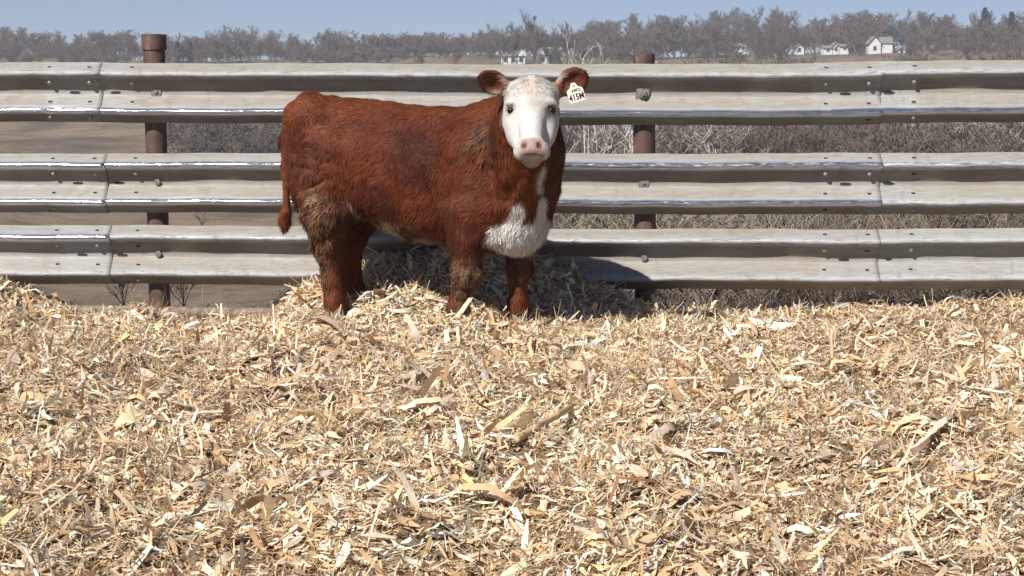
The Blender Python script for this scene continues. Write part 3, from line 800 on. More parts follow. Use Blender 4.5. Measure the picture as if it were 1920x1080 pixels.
# ear tag on the left ear (right of the picture)
B, a, b, n, L = EARS[1]
tag_w = np.array([(1079.5 - 960) / F_PX * 8.44, 8.44, 0]); tag_w[2] = P(1079.5, 178, 8.44).z
tg = Matrix.Rotation(math.radians(17), 3, 'Y')    # leans clockwise
tilt = Matrix.Rotation(math.radians(-6), 3, 'X') @ Matrix.Rotation(math.radians(10), 3, 'Z') @ Matrix.Rotation(math.radians(-17), 3, 'Y')
def tagm(): 
    W = .076; H = .062; out = [(-W / 2 + .006, -H / 2), (W / 2 - .006, -H / 2), (W / 2, -H / 2 + .006), (W / 2, .022), (W / 2 - .006, .029), (.018, .036), (.012, .050), (.008, .056), (-.008, .056), (-.012, .050), (-.018, .036), (-W / 2 + .006, .029), (-W / 2, .022), (-W / 2, -H / 2 + .006)]
    m = len(out); mb = MB()
    mb.add([(x, -.0012, z) for x, z in out] + [(x, .0012, z) for x, z in out], [tuple(range(m)), tuple(reversed(range(m, 2 * m)))] + [(i, m + i, m + (i + 1) % m, (i + 1) % m) for i in range(m)])
    return mb.mesh('ear_tag')
R_l = Matrix.Rotation(YAW, 3, 'Z') @ tilt
tag = link('ear_tag', tagm(), m_plain('cream_tag_plastic', (.80, .76, .62), .4, var=.04), calf, tuple(w2l(tag_w)))
tag.rotation_euler = R_l.to_euler()
def text(name, body, size, loc, mat, parent, off=.0012):
    cu = bpy.data.curves.new(name, 'FONT'); cu.body = body; cu.size = size; cu.align_x = 'CENTER'; cu.align_y = 'CENTER'
    cu.offset = off; cu.extrude = .0004; cu.resolution_u = 3
    o = bpy.data.objects.new('tmp_text', cu); COL.objects.link(o)
    me = bpy.data.meshes.new_from_object(o.evaluated_get(bpy.context.evaluated_depsgraph_get()))
    bpy.data.objects.remove(o); t = link(name, me, mat, parent); t.location = loc; t.rotation_euler = (math.pi / 2, 0, 0); return t
M_INK = m_plain('black_ink', (.02, .018, .018), .6, var=.05)
t1 = text('tag_number', '415M', .034, (0, -.0018, -.010), M_INK, tag, .0009); t1.scale = (.92, 1.15, 1)
t2 = text('tag_code', '24K2', .019, (.004, -.0018, .0205), M_INK, tag, .0004)
pin = MB().lathe((0, .012, .047), (0, -.005, .047), [(0, .004), (.8, .004), (.81, .007), (1, .006)], 12)
link('tag_pin', pin.mesh('tag_pin', True), m_plain('tag_pin_plastic', (.70, .66, .52), .4, var=.04), tag)

# ------------------------------------------------------------------ bedding of chopped corn stalks and husks
PAL = np.array([.93, .858, .80]) * np.array([(.72, .565, .37), (.80, .675, .49), (.66, .49, .295), (.57, .40, .23), (.84, .75, .60), (.85, .81, .71), (.42, .265, .145), (.29, .165, .09), (.55, .47, .37), (.76, .57, .30)])
PW = np.array([.20, .19, .14, .11, .13, .08, .05, .03, .04, .03])
def strew(n, L, W, segs, lift, curl, wide_bias=0, pal_shift=0, edge_only=False):
    """n curved strips lying on the bedding; returns verts, quads, colours"""
    Y = np.sqrt(rng.uniform(2.7 ** 2, 10.15 ** 2, n * 2)) if not edge_only else rng.uniform(8.3, 10.1, n * 2)
    X = rng.uniform(-1, 1, n * 2) * (.33 * Y + .75)
    ok = Y < fence_y(X) + .30; X, Y = X[ok][:n], Y[ok][:n]; n = len(X)
    Z = ground_z(X, Y) + rng.exponential(.010, n) - .006
    e = .02
    gxx = (ground_z(X + e, Y) - ground_z(X - e, Y)) / (2 * e); gyy = (ground_z(X, Y + e) - ground_z(X, Y - e)) / (2 * e)
    N = np.stack([-gxx, -gyy, np.ones(n)], -1); N += rng.normal(0, .22, (n, 3)); N /= np.linalg.norm(N, axis=1)[:, None]
    th = rng.uniform(0, 2 * np.pi, n); d = np.stack([np.cos(th), np.sin(th) * .8, np.zeros(n)], -1)
    d -= (d * N).sum(1)[:, None] * N; d /= np.linalg.norm(d, axis=1)[:, None]
    li = rng.normal(0, lift, n); d = d * np.cos(li)[:, None] + N * np.abs(np.sin(li))[:, None]
    s = np.cross(N, d); s /= np.linalg.norm(s, axis=1)[:, None]; up = np.cross(d, s)
    ro = rng.normal(0, .5, n); s2 = s * np.cos(ro)[:, None] + up * np.sin(ro)[:, None]; up = np.cross(d, s2); s = s2
    ln = L[0] * np.exp(rng.normal(0, L[1], n)); wd = W[0] * np.exp(rng.normal(0, W[1], n))
    cv = rng.normal(0, curl, n); cs = rng.normal(0, curl * .7, n); tw = rng.normal(0, .5, n)
    rows = []
    for k in range(segs + 1):
        t = k / segs - .5
        c = np.stack([X, Y, Z], -1) + d * (ln * t)[:, None] + up * (cv * ln * (t * t - .08) * -1.6)[:, None] + s * (cs * ln * t * t)[:, None]
        wk = wd * (1 - (abs(2 * t) ** 2.5) * rng.uniform(.3, .95, n)) / 2
        a = tw * t; sd = s * np.cos(a)[:, None] + up * np.sin(a)[:, None]
        rows += [c - sd * wk[:, None], c + sd * wk[:, None]]
    V = np.stack(rows, 1).reshape(-1, 3); m = 2 * (segs + 1)
    b = np.arange(n)[:, None] * m
    F4 = np.vstack([b + np.array([[2 * k, 2 * k + 1, 2 * k + 3, 2 * k + 2]]) for k in range(segs)])
    pw = PW.copy(); 
    if pal_shift: pw[4:6] *= 2.2; pw[6:8] *= .5
    if pal_shift < 0: pw[6:9] *= 4
    pw /= pw.sum()
    col = PAL[rng.choice(len(PAL), n, p=pw)] * np.exp(rng.normal(0, .22, n))[:, None]
    patch = vnoise(np.stack([X, Y, 0 * X], -1), 1.6, 40) + .6 * vnoise(np.stack([X, Y, 0 * X], -1), 5, 41)
    col = col * (1 + .20 * patch)[:, None]
    cols = np.clip(np.repeat(col[:, None], m, 1), .02, .82)
    cols = cols * rng.uniform(.9, 1.08, (n, m, 1))
    return V, F4, cols.reshape(-1, 3)
def litter(name, parts, label=None):
    Vs, Fs, Cs, o = [], [], [], 0
    for V, F4, C in parts:
        Vs.append(V); Fs.append(F4 + o); Cs.append(C); o += len(V)
    link(name, mesh_np(name, np.vstack(Vs), np.vstack(Fs), True, np.clip(np.vstack(Cs), 0, .85)), M_HUSK, kind='stuff', label=label)
litter('corn_stalk_bedding', [
    strew(95000, (.021, .45), (.0055, .4), 2, .32, .5),
    strew(150000, (.050, .45), (.0032, .4), 2, .30, .75),
    strew(46000, (.055, .45), (.0100, .42), 3, .24, .75, pal_shift=1),
    strew(9000, (.120, .38), (.0145, .5), 4, .24, .8, pal_shift=1),
    strew(6000, (.09, .4), (.0042, .3), 4, .42, .9),
    strew(5000, (.09, .4), (.008, .4), 4, .6, .9, pal_shift=1, edge_only=True),
], 'trampled bedding of chopped dry corn stalks and husks')

# bigger single pieces lying on top
def husk_blade(L, W, cup, bend, frays=0, twist=0.3, seed=1):
    r = np.random.default_rng(seed); nu, nv = 12, 5; V = []; Fc = []
    for i in range(nu + 1):
        t = i / nu; w = W * (math.sin(math.pi * min(1, .12 + t * .88)) ** .6) * (1 + .12 * r.normal())
        w = max(w, W * .12)
        for j in range(nv):
            q = j / (nv - 1) * 2 - 1
            a = twist * (t - .5)
            x = L * (t - .5); y = w / 2 * q; z = -cup * W * (q * q) + bend * L * (1 - (2 * t - 1) ** 2) * .5 + .06 * W * r.normal()
            V.append((x, y * math.cos(a) - z * math.sin(a) * .5, z * math.cos(a) + y * math.sin(a)))
    for i in range(nu):
        for j in range(nv - 1):
            a = i * nv + j; Fc.append((a, a + nv, a + nv + 1, a + 1))
    for k in range(frays):
        y0 = (k / max(1, frays - 1) - .5) * W * .9; ln = L * r.uniform(.35, .7); an = (k / max(1, frays - 1) - .5) * 1.1 + r.normal() * .12; b = len(V); ww = .004 * r.uniform(.7, 1.6)
        for i in range(5):
            t = i / 4; x = L * .36 + math.cos(an) * ln * t; y = y0 + math.sin(an) * ln * t + .02 * t * t * r.normal(); z = bend * L * .2 + .05 * ln * t * (1 - t) * r.normal() * 3 + .004 + .02 * t * r.normal()
            V += [(x, y - ww * (1 - t * .7), z), (x, y + ww * (1 - t * .7), z + .002)]
        for i in range(4): Fc.append((b + 2 * i, b + 2 * i + 1, b + 2 * i + 3, b + 2 * i + 2))
    return V, Fc
def place_piece(name, V, Fc, col, xy, xy2, label, group='', lift=.02, roll=0.0, dark=.0):
    V = np.array(V); r = np.random.default_rng(int(xy[0] * 7 + xy[1]))
    cols = np.array(col) * (1 + .12 * r.normal(size=(len(V), 1))); 
    me = mesh_np(name, V, Fc, True, np.clip(cols, .01, .85))
    a, b = PG(*xy), PG(*xy2); mid = (a + b) / 2; d = b - a
    o = link(name, me, M_HUSK, label=label, cat='corn husk' if 'husk' in name else 'corn stalk')
    o.location = (mid.x, mid.y, max(gz(mid.x, mid.y), (a.z + b.z) / 2) + lift)
    q = Matrix.Rotation(math.atan2(d.y, d.x), 3, 'Z') @ Matrix.Rotation(-math.atan2(d.z, math.hypot(d.x, d.y)), 3, 'Y') @ Matrix.Rotation(roll, 3, 'X')
    o.rotation_euler = q.to_euler(); return d.length
def blade_at(label, xy, xy2, W, col, cup=.3, bend=.12, frays=0, twist=.4, roll=.0, lift=.018):
    L = (PG(*xy2) - PG(*xy)).length; cup, bend, roll = cup * .55, min(bend, .16) * .5, roll - .12; W = W * .85; V, Fc = husk_blade(L, W, cup, bend, frays, twist, int(xy[0]))
    return place_piece('corn_husk', V, Fc, col, xy, xy2, label, lift=lift, roll=roll)
def stalk_at(label, xy, xy2, r, col):
    L = (PG(*xy2) - PG(*xy)).length
    prof_ = [(0, r * .8), (.02, r), (.30, r * .93), (.315, r * 1.18), (.335, r * 1.18), (.35, r * .92), (.68, r * .86), (.695, r * 1.1), (.715, r * 1.08), (.73, r * .85), (.985, r * .8), (1, r * .6)]
    m = MB().lathe((-L / 2, 0, 0), (L / 2, 0, 0), prof_, 9); me = m.mesh('corn_stalk', True)
    n = len(me.vertices); rr = np.random.default_rng(int(xy[0])); set_col(me, 'col', np.clip(np.array(col) * (1 + .10 * rr.normal(size=(n, 1))), .02, .8))
    o = link('corn_stalk', me, M_HUSK, label=label, cat='corn stalk')
    a, b = PG(*xy), PG(*xy2); d = b - a; mid = (a + b) / 2
    o.location = (mid.x, mid.y, mid.z + r + .012)
    o.rotation_euler = (Matrix.Rotation(math.atan2(d.y, d.x), 3, 'Z') @ Matrix.Rotation(-math.atan2(d.z, math.hypot(d.x, d.y)), 3, 'Y')).to_euler()
PALE, STRAW, BROWN, GREY, WHT, YEL = (.78, .68, .52), (.66, .52, .33), (.42, .28, .15), (.52, .45, .35), (.84, .80, .70), (.74, .60, .30)
blade_at('large frayed grey-tan husk with splayed strips, in front of the calf', (735, 722), (800, 700), .075, (.68, .60, .47), .25, .08, 9)
blade_at('white husk scrap lying just below the large frayed husk', (722, 745), (768, 731), .030, WHT, .2, .05)
stalk_at('long tan corn stalk running up to the right at the lower centre', (968, 838), (1072, 776), .013, (.60, .45, .26))
stalk_at('grey-green corn stalk beside the long tan stalk', (940, 820), (1012, 786), .012, (.38, .32, .20))
stalk_at('thin brown stalk lying level above the two crossed stalks', (1020, 752), (1100, 772), .008, BROWN)
blade_at('long white split stalk with a bend, right of the middle', (1404, 690), (1474, 668), .018, WHT, .5, .06)
blade_at('thin pale husk strip curving down from the white split stalk', (1505, 690), (1545, 748), .014, (.66, .52, .36), .2, .25)
blade_at('clean white pointed husk near the right edge', (1805, 742), (1885, 752), .040, WHT, .3, .10)
blade_at('broad white husk with pointed ends below the calf head', (1045, 668), (1118, 660), .050, WHT, .35, .16)
blade_at('large pale curled husk in the lower left corner', (15, 842), (90, 826), .075, PALE, .6, .20)
blade_at('long straight white straw lying level at the far left', (8, 722), (150, 718), .012, WHT, .2, .03)
blade_at('broad tan husk folded over right of the calf', (1378, 612), (1420, 640), .055, (.60, .45, .29), .5, .25)
blade_at('dark brown folded leaf lying left of the calf, below its hind hooves', (535, 700), (605, 684), .055, (.30, .19, .09), .5, .25)
blade_at('bright white husk strip at the lower right', (1580, 762), (1655, 778), .026, (.76, .70, .60), .3, .05)
blade_at('large twisted pale husk arching at the bottom right', (1725, 842), (1790, 782), .036, (.74, .66, .54), .5, .25, 0, 1.2)
blade_at('yellow husk standing in the pile by the right rails', (1662, 604), (1684, 590), .035, YEL, .4, .25, 0, .4, .5)
blade_at('grey curled husk upright in the centre foreground', (905, 700), (925, 755), .035, (.62, .57, .49), .6, .3, 0, .9, .5)
blade_at('fan of grey-tan husk strips at the bottom right of centre', (1210, 842), (1262, 800), .07, (.60, .50, .37), .4, .12, 10)
blade_at('pair of pale husk leaves at the bottom edge', (1035, 838), (1062, 815), .045, (.70, .60, .44), .5, .3)
blade_at('long brown leaf slanting across the bedding at the right', (1340, 670), (1405, 742), .030, (.52, .40, .26), .3, .05)
blade_at('tan leaf strip slanting at the left foreground', (120, 732), (215, 770), .022, (.52, .38, .24), .3, .05)
blade_at('upright pale leaf piece below the calf belly', (800, 575), (812, 600), .030, (.72, .64, .46), .3, .1, 0, .3, .7, .04)
blade_at('upright tan leaf piece beside the right fence post', (1222, 566), (1232, 592), .030, (.62, .50, .30), .3, .1, 0, .3, .7, .04)
blade_at('broad pale husk on the slope below the right rails', (1080, 635), (1125, 622), .04, (.68, .58, .38), .3, .12)
stalk_at('greenish corn stalk lying level at the right edge near the fence', (1800, 610), (1960, 608), .013, (.30, .25, .13))

# ------------------------------------------------------------------ bare trees and scrub
def grow(seed, H, trunk_r, spec, lean=.08, up=.35, base=0.0, el=(.15, .95)):
    """list of (p0, p1, r0, r1, level)"""
    r = np.random.default_rng(seed); out = []
    def branch(p, d, L, rad, lev):
        n = spec[lev][2]; q = p.copy(); pts = [q.copy()]; dd = d.copy()
        for k in range(n):
            dd = dd + r.normal(0, .16 if lev else .07, 3) + np.array([0, 0, up * .22 if lev else .05]); dd /= np.linalg.norm(dd)
            q2 = q + dd * L / n; r0 = rad * (1 - .75 * k / n); r1 = rad * (1 - .75 * (k + 1) / n)
            out.append((q, q2, r0, r1, lev)); q = q2; pts.append(q.copy())
        if lev + 1 < len(spec):
            m = spec[lev][0]
            for i in range(m):
                t = r.uniform(spec[lev][1], 1.0) if i else 1.0
                f = t * n; k = min(int(f), n - 1); b = pts[k] + (pts[k + 1] - pts[k]) * (f - k)
                az = r.uniform(0, 6.283); e = r.uniform(*el)
                nd = np.array([math.cos(az) * math.cos(e), math.sin(az) * math.cos(e), math.sin(e)]) * .9 + dd * .35
                nd /= np.linalg.norm(nd)
                branch(b, nd, L * spec[lev][3] * r.uniform(.7, 1.2) * (1 - .25 * t), rad * .55 * (1 - .4 * t), lev + 1)
    d0 = np.array([r.normal() * lean, r.normal() * lean, 1.0]); branch(np.array([0, 0, base]), d0 / np.linalg.norm(d0), H, trunk_r, 0)
    return out
def wood_mesh(name, segs, minr=0.0):
    A = np.array([s[0] for s in segs]); B = np.array([s[1] for s in segs]); ra = np.maximum([s[2] for s in segs], minr); rb = np.maximum([s[3] for s in segs], minr)
    d = B - A; d /= np.linalg.norm(d, axis=1)[:, None] + 1e-9
    h = np.where(np.abs(d[:, 2:3]) > .9, [[1., 0, 0]], [[0, 0, 1.]]); u = np.cross(d, h); u /= np.linalg.norm(u, axis=1)[:, None]; w = np.cross(d, u)
    V = []
    for P0, R in ((A, ra), (B, rb)):
        for k in range(3):
            a = k * 2.0944; V.append(P0 + (u * math.cos(a) + w * math.sin(a)) * R[:, None])
    V = np.stack(V, 1).reshape(-1, 3); b = np.arange(len(segs))[:, None] * 6
    F4 = np.vstack([b + np.array([[k, (k + 1) % 3, 3 + (k + 1) % 3, 3 + k]]) for k in range(3)])
    return mesh_np(name, V, F4, True)
M_BARK = m_plain('grey_brown_bark', (.20, .17, .15), .95, spec=.1, var=.2, nscale=2)
M_TWIG = m_plain('grey_brown_twigs', (.175, .142, .118), .95, spec=.1, var=.15, nscale=.5)
M_TWIG2 = m_plain('reddish_twigs', (.19, .14, .118), .95, spec=.1, var=.15, nscale=.5)
M_PALE = m_plain('pale_bark', (.62, .59, .54), .9, spec=.1, var=.2, nscale=3)
M_SCRUB = m_plain('dry_scrub_twigs', (.20, .155, .118), .95, spec=.1, var=.25, nscale=1.5)
M_SCRUB2 = m_plain('pale_dry_twigs', (.33, .285, .235), .95, spec=.1, var=.2, nscale=1.5)

def tree_pair(segs, minr_t, minr_c, split=1):
    return (wood_mesh('trunk', [s for s in segs if s[4] <= split], minr_t), wood_mesh('crown', [s for s in segs if s[4] > split], minr_c))
PROTO = []
for i in range(7):
    spec = [(13, .10, 5, .50), (8, .2, 3, .55), (6, .15, 2, .62), (4, .1, 2, .7), (0, 0, 1, .7)]
    PROTO.append(tree_pair(grow(100 + i, 6.6, .16, spec, .06, .9 if i % 3 else .5, 0, (.45, 1.25)), .030, .013 + .004 * (i % 2)))
def where(x):
    for lim, t_ in ((262, 'left of the left post'), (540, 'between the left post and the calf rump'), (900, 'above the calf back'), (1070, 'behind the calf head'), (1190, 'between the calf head and the right post'),
                    (1350, 'just right of the right post'), (1470, 'left of the white farm buildings'), (1600, 'behind the small white sheds'), (1710, 'around the white farmhouse')):
        if x < lim: return t_
    return 'right of the white farmhouse'
def plant(name, pair, loc, rz, sc_, mats, **kw):
    e = empty(name, loc, rz, **kw); e.scale = sc_ if isinstance(sc_, tuple) else (sc_,) * 3
    for n_, me, m in zip(('trunk', 'crown'), pair, mats):
        if not me.materials: me.materials.append(m)
        o = bpy.data.objects.new(n_, me); COL.objects.link(o); o.parent = e
        if o.data.materials[0] is not m: o.material_slots[0].link = 'OBJECT'; o.material_slots[0].material = m
    return e
SKY_X = [0, 60, 150, 190, 250, 330, 380, 420, 500, 570, 640, 690, 730, 800, 870, 930, 1000, 1090, 1130, 1200, 1300, 1410, 1470, 1500, 1560, 1650, 1700, 1750, 1840, 1920]
SKY_Y = [50, 50, 66, 50, 60, 62, 62, 44, 48, 66, 48, 75, 65, 62, 60, 42, 48, 36, 28, 26, 20, 9, 8, 30, 22, 20, 15, 26, 18, 30]
HT_P = [max(v[2] for v in [tuple(x.co) for x in p[1].vertices]) for p in PROTO]
k = 0
GAPS = [(935, 1060), (1240, 1310), (1355, 1405), (1475, 1590), (1612, 1685)]
for row, (Yr, n, low) in enumerate(((625, 64, 0), (580, 62, .05), (535, 62, .16), (495, 60, .32), (455, 58, .52))):
    for i in range(n):
        x = -120 + 2160 * (i + rng.uniform(.0, 1)) / n; Y = Yr + rng.uniform(-18, 18)
        ys = float(np.interp(x, SKY_X, SKY_Y)); ytop = ys + (116 - ys) * low + abs(rng.normal(0, 8)) - 5
        if Y < 560 and (any(a - 8 < x < b + 8 for a, b in GAPS) or 225 < x < 590 and Y < 480): continue
        X = (x - 960) / F_PX * Y; zb = tz(X, Y) - .3; ztop = P(x, ytop, Y).z
        j = int(rng.integers(0, 7)); s = max(.5, (ztop - zb) / HT_P[j]); wx = s * rng.uniform(1.1, 1.7)
        plant('bare_tree', PROTO[j], (X, Y, zb), rng.uniform(0, 6.28), (wx, wx, s), (M_BARK, (M_TWIG, M_TWIG, M_TWIG2, M_TWIG, M_BARK)[int(rng.integers(0, 5))]),
              label='leafless grey-brown tree in the far woods ' + where(x), cat='tree', group='bare trees of the far woods ' + where(x))
        k += 1
# a lower belt of brush at the foot of the woods
BR = []
for i in range(5):
    segs = []
    for q in range(9):
        g_ = grow(300 + i * 20 + q, 2.0, .03, [(7, .15, 3, .6), (5, .2, 2, .6), (3, .2, 2, .6), (0, 0, 1, .5)], .45, .3)
        off = rng.normal(0, .55, 3) * (1, 1, 0); segs += [(a + off, b + off, r0, r1, l) for a, b, r0, r1, l in g_]
    BR.append(segs)
def scrub_pair(segs, mt, mc):
    return (wood_mesh('stem', [s for s in segs if s[4] <= 0], mt), wood_mesh('crown', [s for s in segs if s[4] > 0], mc))
FARB = [scrub_pair(s, .03, .022) for s in BR]
NEARB = [scrub_pair(s, .010, .0055) for s in BR]
for i in range(130):
    x = -60 + 2040 * (i + rng.uniform(0, 1)) / 130; Y = rng.uniform(474, 520) if i % 2 else rng.uniform(520, 640)
    if Y < 500 and (any(a - 8 < x < b + 8 for a, b in GAPS) or 220 < x < 580): continue
    X = (x - 960) / F_PX * Y; s = rng.uniform(.9, 1.7) * (1 if Y < 520 else 1.7 if x < 1050 else 2.4)
    plant('far_brush', FARB[i % 5], (X, Y, tz(X, Y) - .2), rng.uniform(0, 6.28), (s * 1.6, s * 1.6, s), (M_BARK, M_TWIG2 if rng.random() < .3 else M_TWIG),
          label='low brush at foot of far woods ' + where(x), cat='brush', group='far brush ' + where(x))
# scrub on the slope right behind the fence (right half) and a patch at the left
n_s = 0
for i in range(268):
    t = rng.uniform(0, 1); Y = 28 + 330 * t ** 1.3
    x = rng.uniform(1010, 2050); X = (x - 960) / F_PX * Y
    s = rng.uniform(.7, 1.2) * (1 + 1.4 * t)
    plant('bare_scrub', NEARB[i % 5] if Y < 60 else FARB[i % 5], (X, Y, tz(X, Y) - .1), rng.uniform(0, 6.28), (s * 1.1, s * 1.1, s), (M_SCRUB, M_SCRUB if rng.random() < .7 else M_SCRUB2),
          label=('leafless tangled scrub on the near slope ' if Y < 60 else 'leafless tangled scrub farther down the slope ') + ('left of the right post, behind the rails' if x < 1207 else 'between the right post and the rail joint' if x < 1650 else 'right of the right rail joint'),
          cat='scrub', group=('near' if Y < 60 else 'farther') + ' scrub ' + ('left of the right post' if x < 1207 else 'between the right post and the rail joint' if x < 1650 else 'right of the right rail joint'))
for i in range(16):
    Y = rng.uniform(190, 250); x = rng.uniform(335, 560); X = (x - 960) / F_PX * Y; s = rng.uniform(1.2, 2.0)
    plant('bare_scrub', FARB[i % 5], (X, Y, tz(X, Y) - .1), rng.uniform(0, 6.28), (s * 1.3, s * 1.3, s), (M_BARK, M_TWIG),
          label='dark scrub on the hillside seen between the rails left of the calf', cat='scrub', group='scrub on the left hillside')
# pale-barked trees below the right post
pale_lab = ['pale-barked bare tree behind the rails just right of the calf head', 'tall pale-barked tree rising left of the right post', 'pale-barked tree directly left of the right fence post', 'slender pale-barked tree right of the right post', 'thin pale tree leaning right behind the gap below the top rail']
for (x, Y, H, ln), lab in zip(((1075, 84, 9.0, .22), (1128, 92, 10.5, .08), (1186, 88, 9.6, .10), (1262, 70, 6.5, .25), (1345, 64, 5.5, .3)), pale_lab):
    segs = []
    for q in range(3):
        segs += [(a + np.array([q * .35 - .3, 0, 0]), b + np.array([q * .35 - .3, 0, 0]), r0, r1, l) for a, b, r0, r1, l in grow(900 + x + q, H * (1 - .22 * q), .075, [(9, .15, 6, .26), (4, .2, 3, .5), (2, .3, 2, .5), (0, 0, 1, .5)], ln, .45)]
    X = (x - 960) / F_PX * Y
    plant('pale_tree', tree_pair(segs, .028, .012, 0), (X, Y, tz(X, Y) - .2), 0, 1.0, (M_PALE, M_PALE), label=lab, cat='tree')
# dead weeds just outside the fence
weed_lab = ['small dead pale weed under the lowest rail at the left', 'dead weed stem right of the left post at ground level', 'pale dead weed sprig in the gap right of the left post', 'dead weed under the lowest rail beside the right post', 'dark dead weed under the lowest rail right of the right post', 'dark weed stalk below the rails at the far right']
for (x, y, Y, H, mt), lab in zip(((232, 575, 10.6, .16, M_SCRUB2), (345, 575, 10.6, .17, M_SCRUB2), (378, 424, 12.5, .16, M_SCRUB2), (1160, 570, 11.0, .16, M_PALE), (1290, 570, 11.2, .16, M_BARK), (1722, 575, 11.2, .18, M_BARK)), weed_lab):
    p = P(x, y, Y); g_ = []
    for q in range(4): g_ += grow(700 + x + q, H, .0035, [(5, .2, 3, .6), (3, .3, 2, .6), (0, 0, 1, .5)], .5, .2)
    zb = tz(p.x, Y); g_ += [(np.array([0, 0, zb - p.z]), np.array([0, 0, 0.]), .004, .0035, 0)]
    plant('dead_weed', scrub_pair(g_, .0022, .0016), tuple(p), 0, 1.0, (mt, mt), label=lab, cat='weed')
# evergreens
def conifer(seed, H, W):
    r = np.random.default_rng(seed); V = []; Fc = []
    n = 1500
    for i in range(n):
        t = r.uniform(.04, 1) ; z = H * t; rad = W * (1 - t) ** .8 * r.uniform(.2, 1) + .05; a = r.uniform(0, 6.283)
        p = np.array([rad * math.cos(a), rad * math.sin(a), z]); d = np.array([math.cos(a), math.sin(a), -.2]) + r.normal(0, .3, 3); d /= np.linalg.norm(d); s = np.cross(d, [0, 0, 1]) ; L = H * .09 * r.uniform(.6, 1.3)
        b = len(V); V += [p - s * L * .3, p + s * L * .3, p + d * L]; Fc.append((b, b + 1, b + 2))
    return mesh_np('crown', V, Fc)
M_EVER = m_plain('evergreen_needles', (.042, .055, .033), .9, spec=.1, var=.3, nscale=1)
for (x, yb, yt, Y, W), lab in zip(((338, 108, 77, 505, 2.0), (362, 108, 79, 508, 2.6), (1838, 40, 14, 560, 3.5), (1888, 44, 22, 565, 3.2)),
                              ('dark green cedar beside the top of the left post', 'wider dark cedar right of the first cedar by the left post', 'dark evergreen rising above the woods near the right end', 'dark evergreen at the far right of the skyline')):
    X = (x - 960) / F_PX * Y; zb = tz(X, Y) - .2; H = P(x, yt, Y).z - zb
    e = empty('evergreen_tree', (X, Y, zb), label=lab, cat='tree')
    link('crown', conifer(int(x), H, W), M_EVER, e)
    link('trunk', MB().lathe((0, 0, 0), (0, 0, H * .5), [(0, .2), (1, .1)], 8).mesh('trunk', True), M_BARK, e)

# ------------------------------------------------------------------ far houses
M_SIDING = m_plain('white_siding', (.64, .64, .62), .7, var=.03, nscale=3)
M_ROOF = m_plain('grey_shingles', (.22, .215, .22), .9, var=.15, nscale=3)
M_ROOFW = m_plain('pale_metal_roof', (.62, .63, .64), .5, var=.06, nscale=2)
M_PANE = m_plain('dark_window_glass', (.04, .045, .055), .1, spec=.6, var=.1)
M_TRIM = m_plain('grey_trim', (.45, .45, .45), .7, var=.05)
def house(x0, x1, ytop, ybase, Y, label, roof=M_ROOF, wing=False, gable_front=True, wins=2, cat='house'):
    def base_err(Yc):                            # stand the house where the ground meets its base line
        xc = ((x0 + x1) / 2 - 960) / F_PX * Yc; return abs(P(x0, ybase, Yc).z - tz(xc, Yc))
    Y = min(np.arange(428, 600, 2.0), key=lambda v: base_err(v) + abs(v - Y) * .002)
    X0, X1 = (x0 - 960) / F_PX * Y, (x1 - 960) / F_PX * Y; W = X1 - X0; zt = P(x0, ytop, Y).z; zb = P(x0, ybase, Y).z
    H = zt - zb; eave = H * (.58 if gable_front else .66); D = max(W * .8, 5.0)
    e = empty('far_house', ((X0 + X1) / 2, Y, zb), label=label, cat=cat)
    w = W / 2; b = -3.0
    if gable_front:
        m = MB().add([(-w, 0, b), (w, 0, b), (w, 0, eave), (0, 0, H - .15), (-w, 0, eave), (-w, D, b), (w, D, b), (w, D, eave), (0, D, H - .15), (-w, D, eave)],
                     [(0, 1, 2, 3, 4), (6, 5, 9, 8, 7), (0, 4, 9, 5), (1, 6, 7, 2)])
        r = MB()
        for s in (-1, 1):
            r.add([(s * (w + .3), -.35, eave - .25), (0, -.35, H - .05), (0, D + .3, H - .05), (s * (w + .3), D + .3, eave - .25), (s * (w + .3), -.35, eave), (0, -.35, H + .15), (0, D + .3, H + .15), (s * (w + .3), D + .3, eave)],
                  [(0, 1, 2, 3), (4, 7, 6, 5), (0, 4, 5, 1), (2, 6, 7, 3), (0, 3, 7, 4)])
    else:
        m = MB().add([(-w, 0, b), (w, 0, b), (w, 0, eave), (-w, 0, eave), (-w, D, b), (w, D, b), (w, D, eave), (-w, D, eave), (-w, D / 2, H - .1), (w, D / 2, H - .1)],
                     [(0, 1, 2, 3), (5, 4, 7, 6), (0, 3, 8, 7, 4), (1, 5, 6, 9, 2)])
        r = MB()
        for y0 in (-.35, D + .35):
            r.add([(-w - .3, y0, eave - .2), (w + .3, y0, eave - .2), (w + .3, D / 2, H), (-w - .3, D / 2, H), (-w - .3, y0, eave), (w + .3, y0, eave), (w + .3, D / 2, H + .2), (-w - .3, D / 2, H + .2)],
                  [(0, 1, 2, 3), (4, 7, 6, 5), (0, 4, 5, 1), (0, 3, 7, 4), (1, 5, 6, 2)])
    link('wall', m.mesh('wall'), M_SIDING, e); link('roof', r.mesh('roof'), roof, e)
    for i in range(wins):
        cx = -w + W * (i + .5) / wins; cz = eave * .55
        f = link('window', MB().box((cx, -.02, cz), (.95, .10, 1.25)).mesh('window'), M_TRIM, e)
        link('pane', MB().box((cx, -.05, cz), (.75, .08, 1.05)).mesh('pane'), M_PANE, f)
    return e
hm = house(1624, 1646, 68, 101, 478, 'white gabled farmhouse with grey-roofed wing, at the right among trees', wins=1)
wv = MB().add([(0, 0, -3), (3.2, 0, -3), (3.2, 0, 2.9), (0, 0, 2.9), (0, 5, -3), (3.2, 5, -3), (3.2, 5, 2.9), (0, 5, 2.9)], [(0, 1, 2, 3), (1, 5, 6, 2), (5, 4, 7, 6), (4, 0, 3, 7)])
wo = link('wing', wv.mesh('wing'), M_SIDING, hm, (1.52, .6, 0))
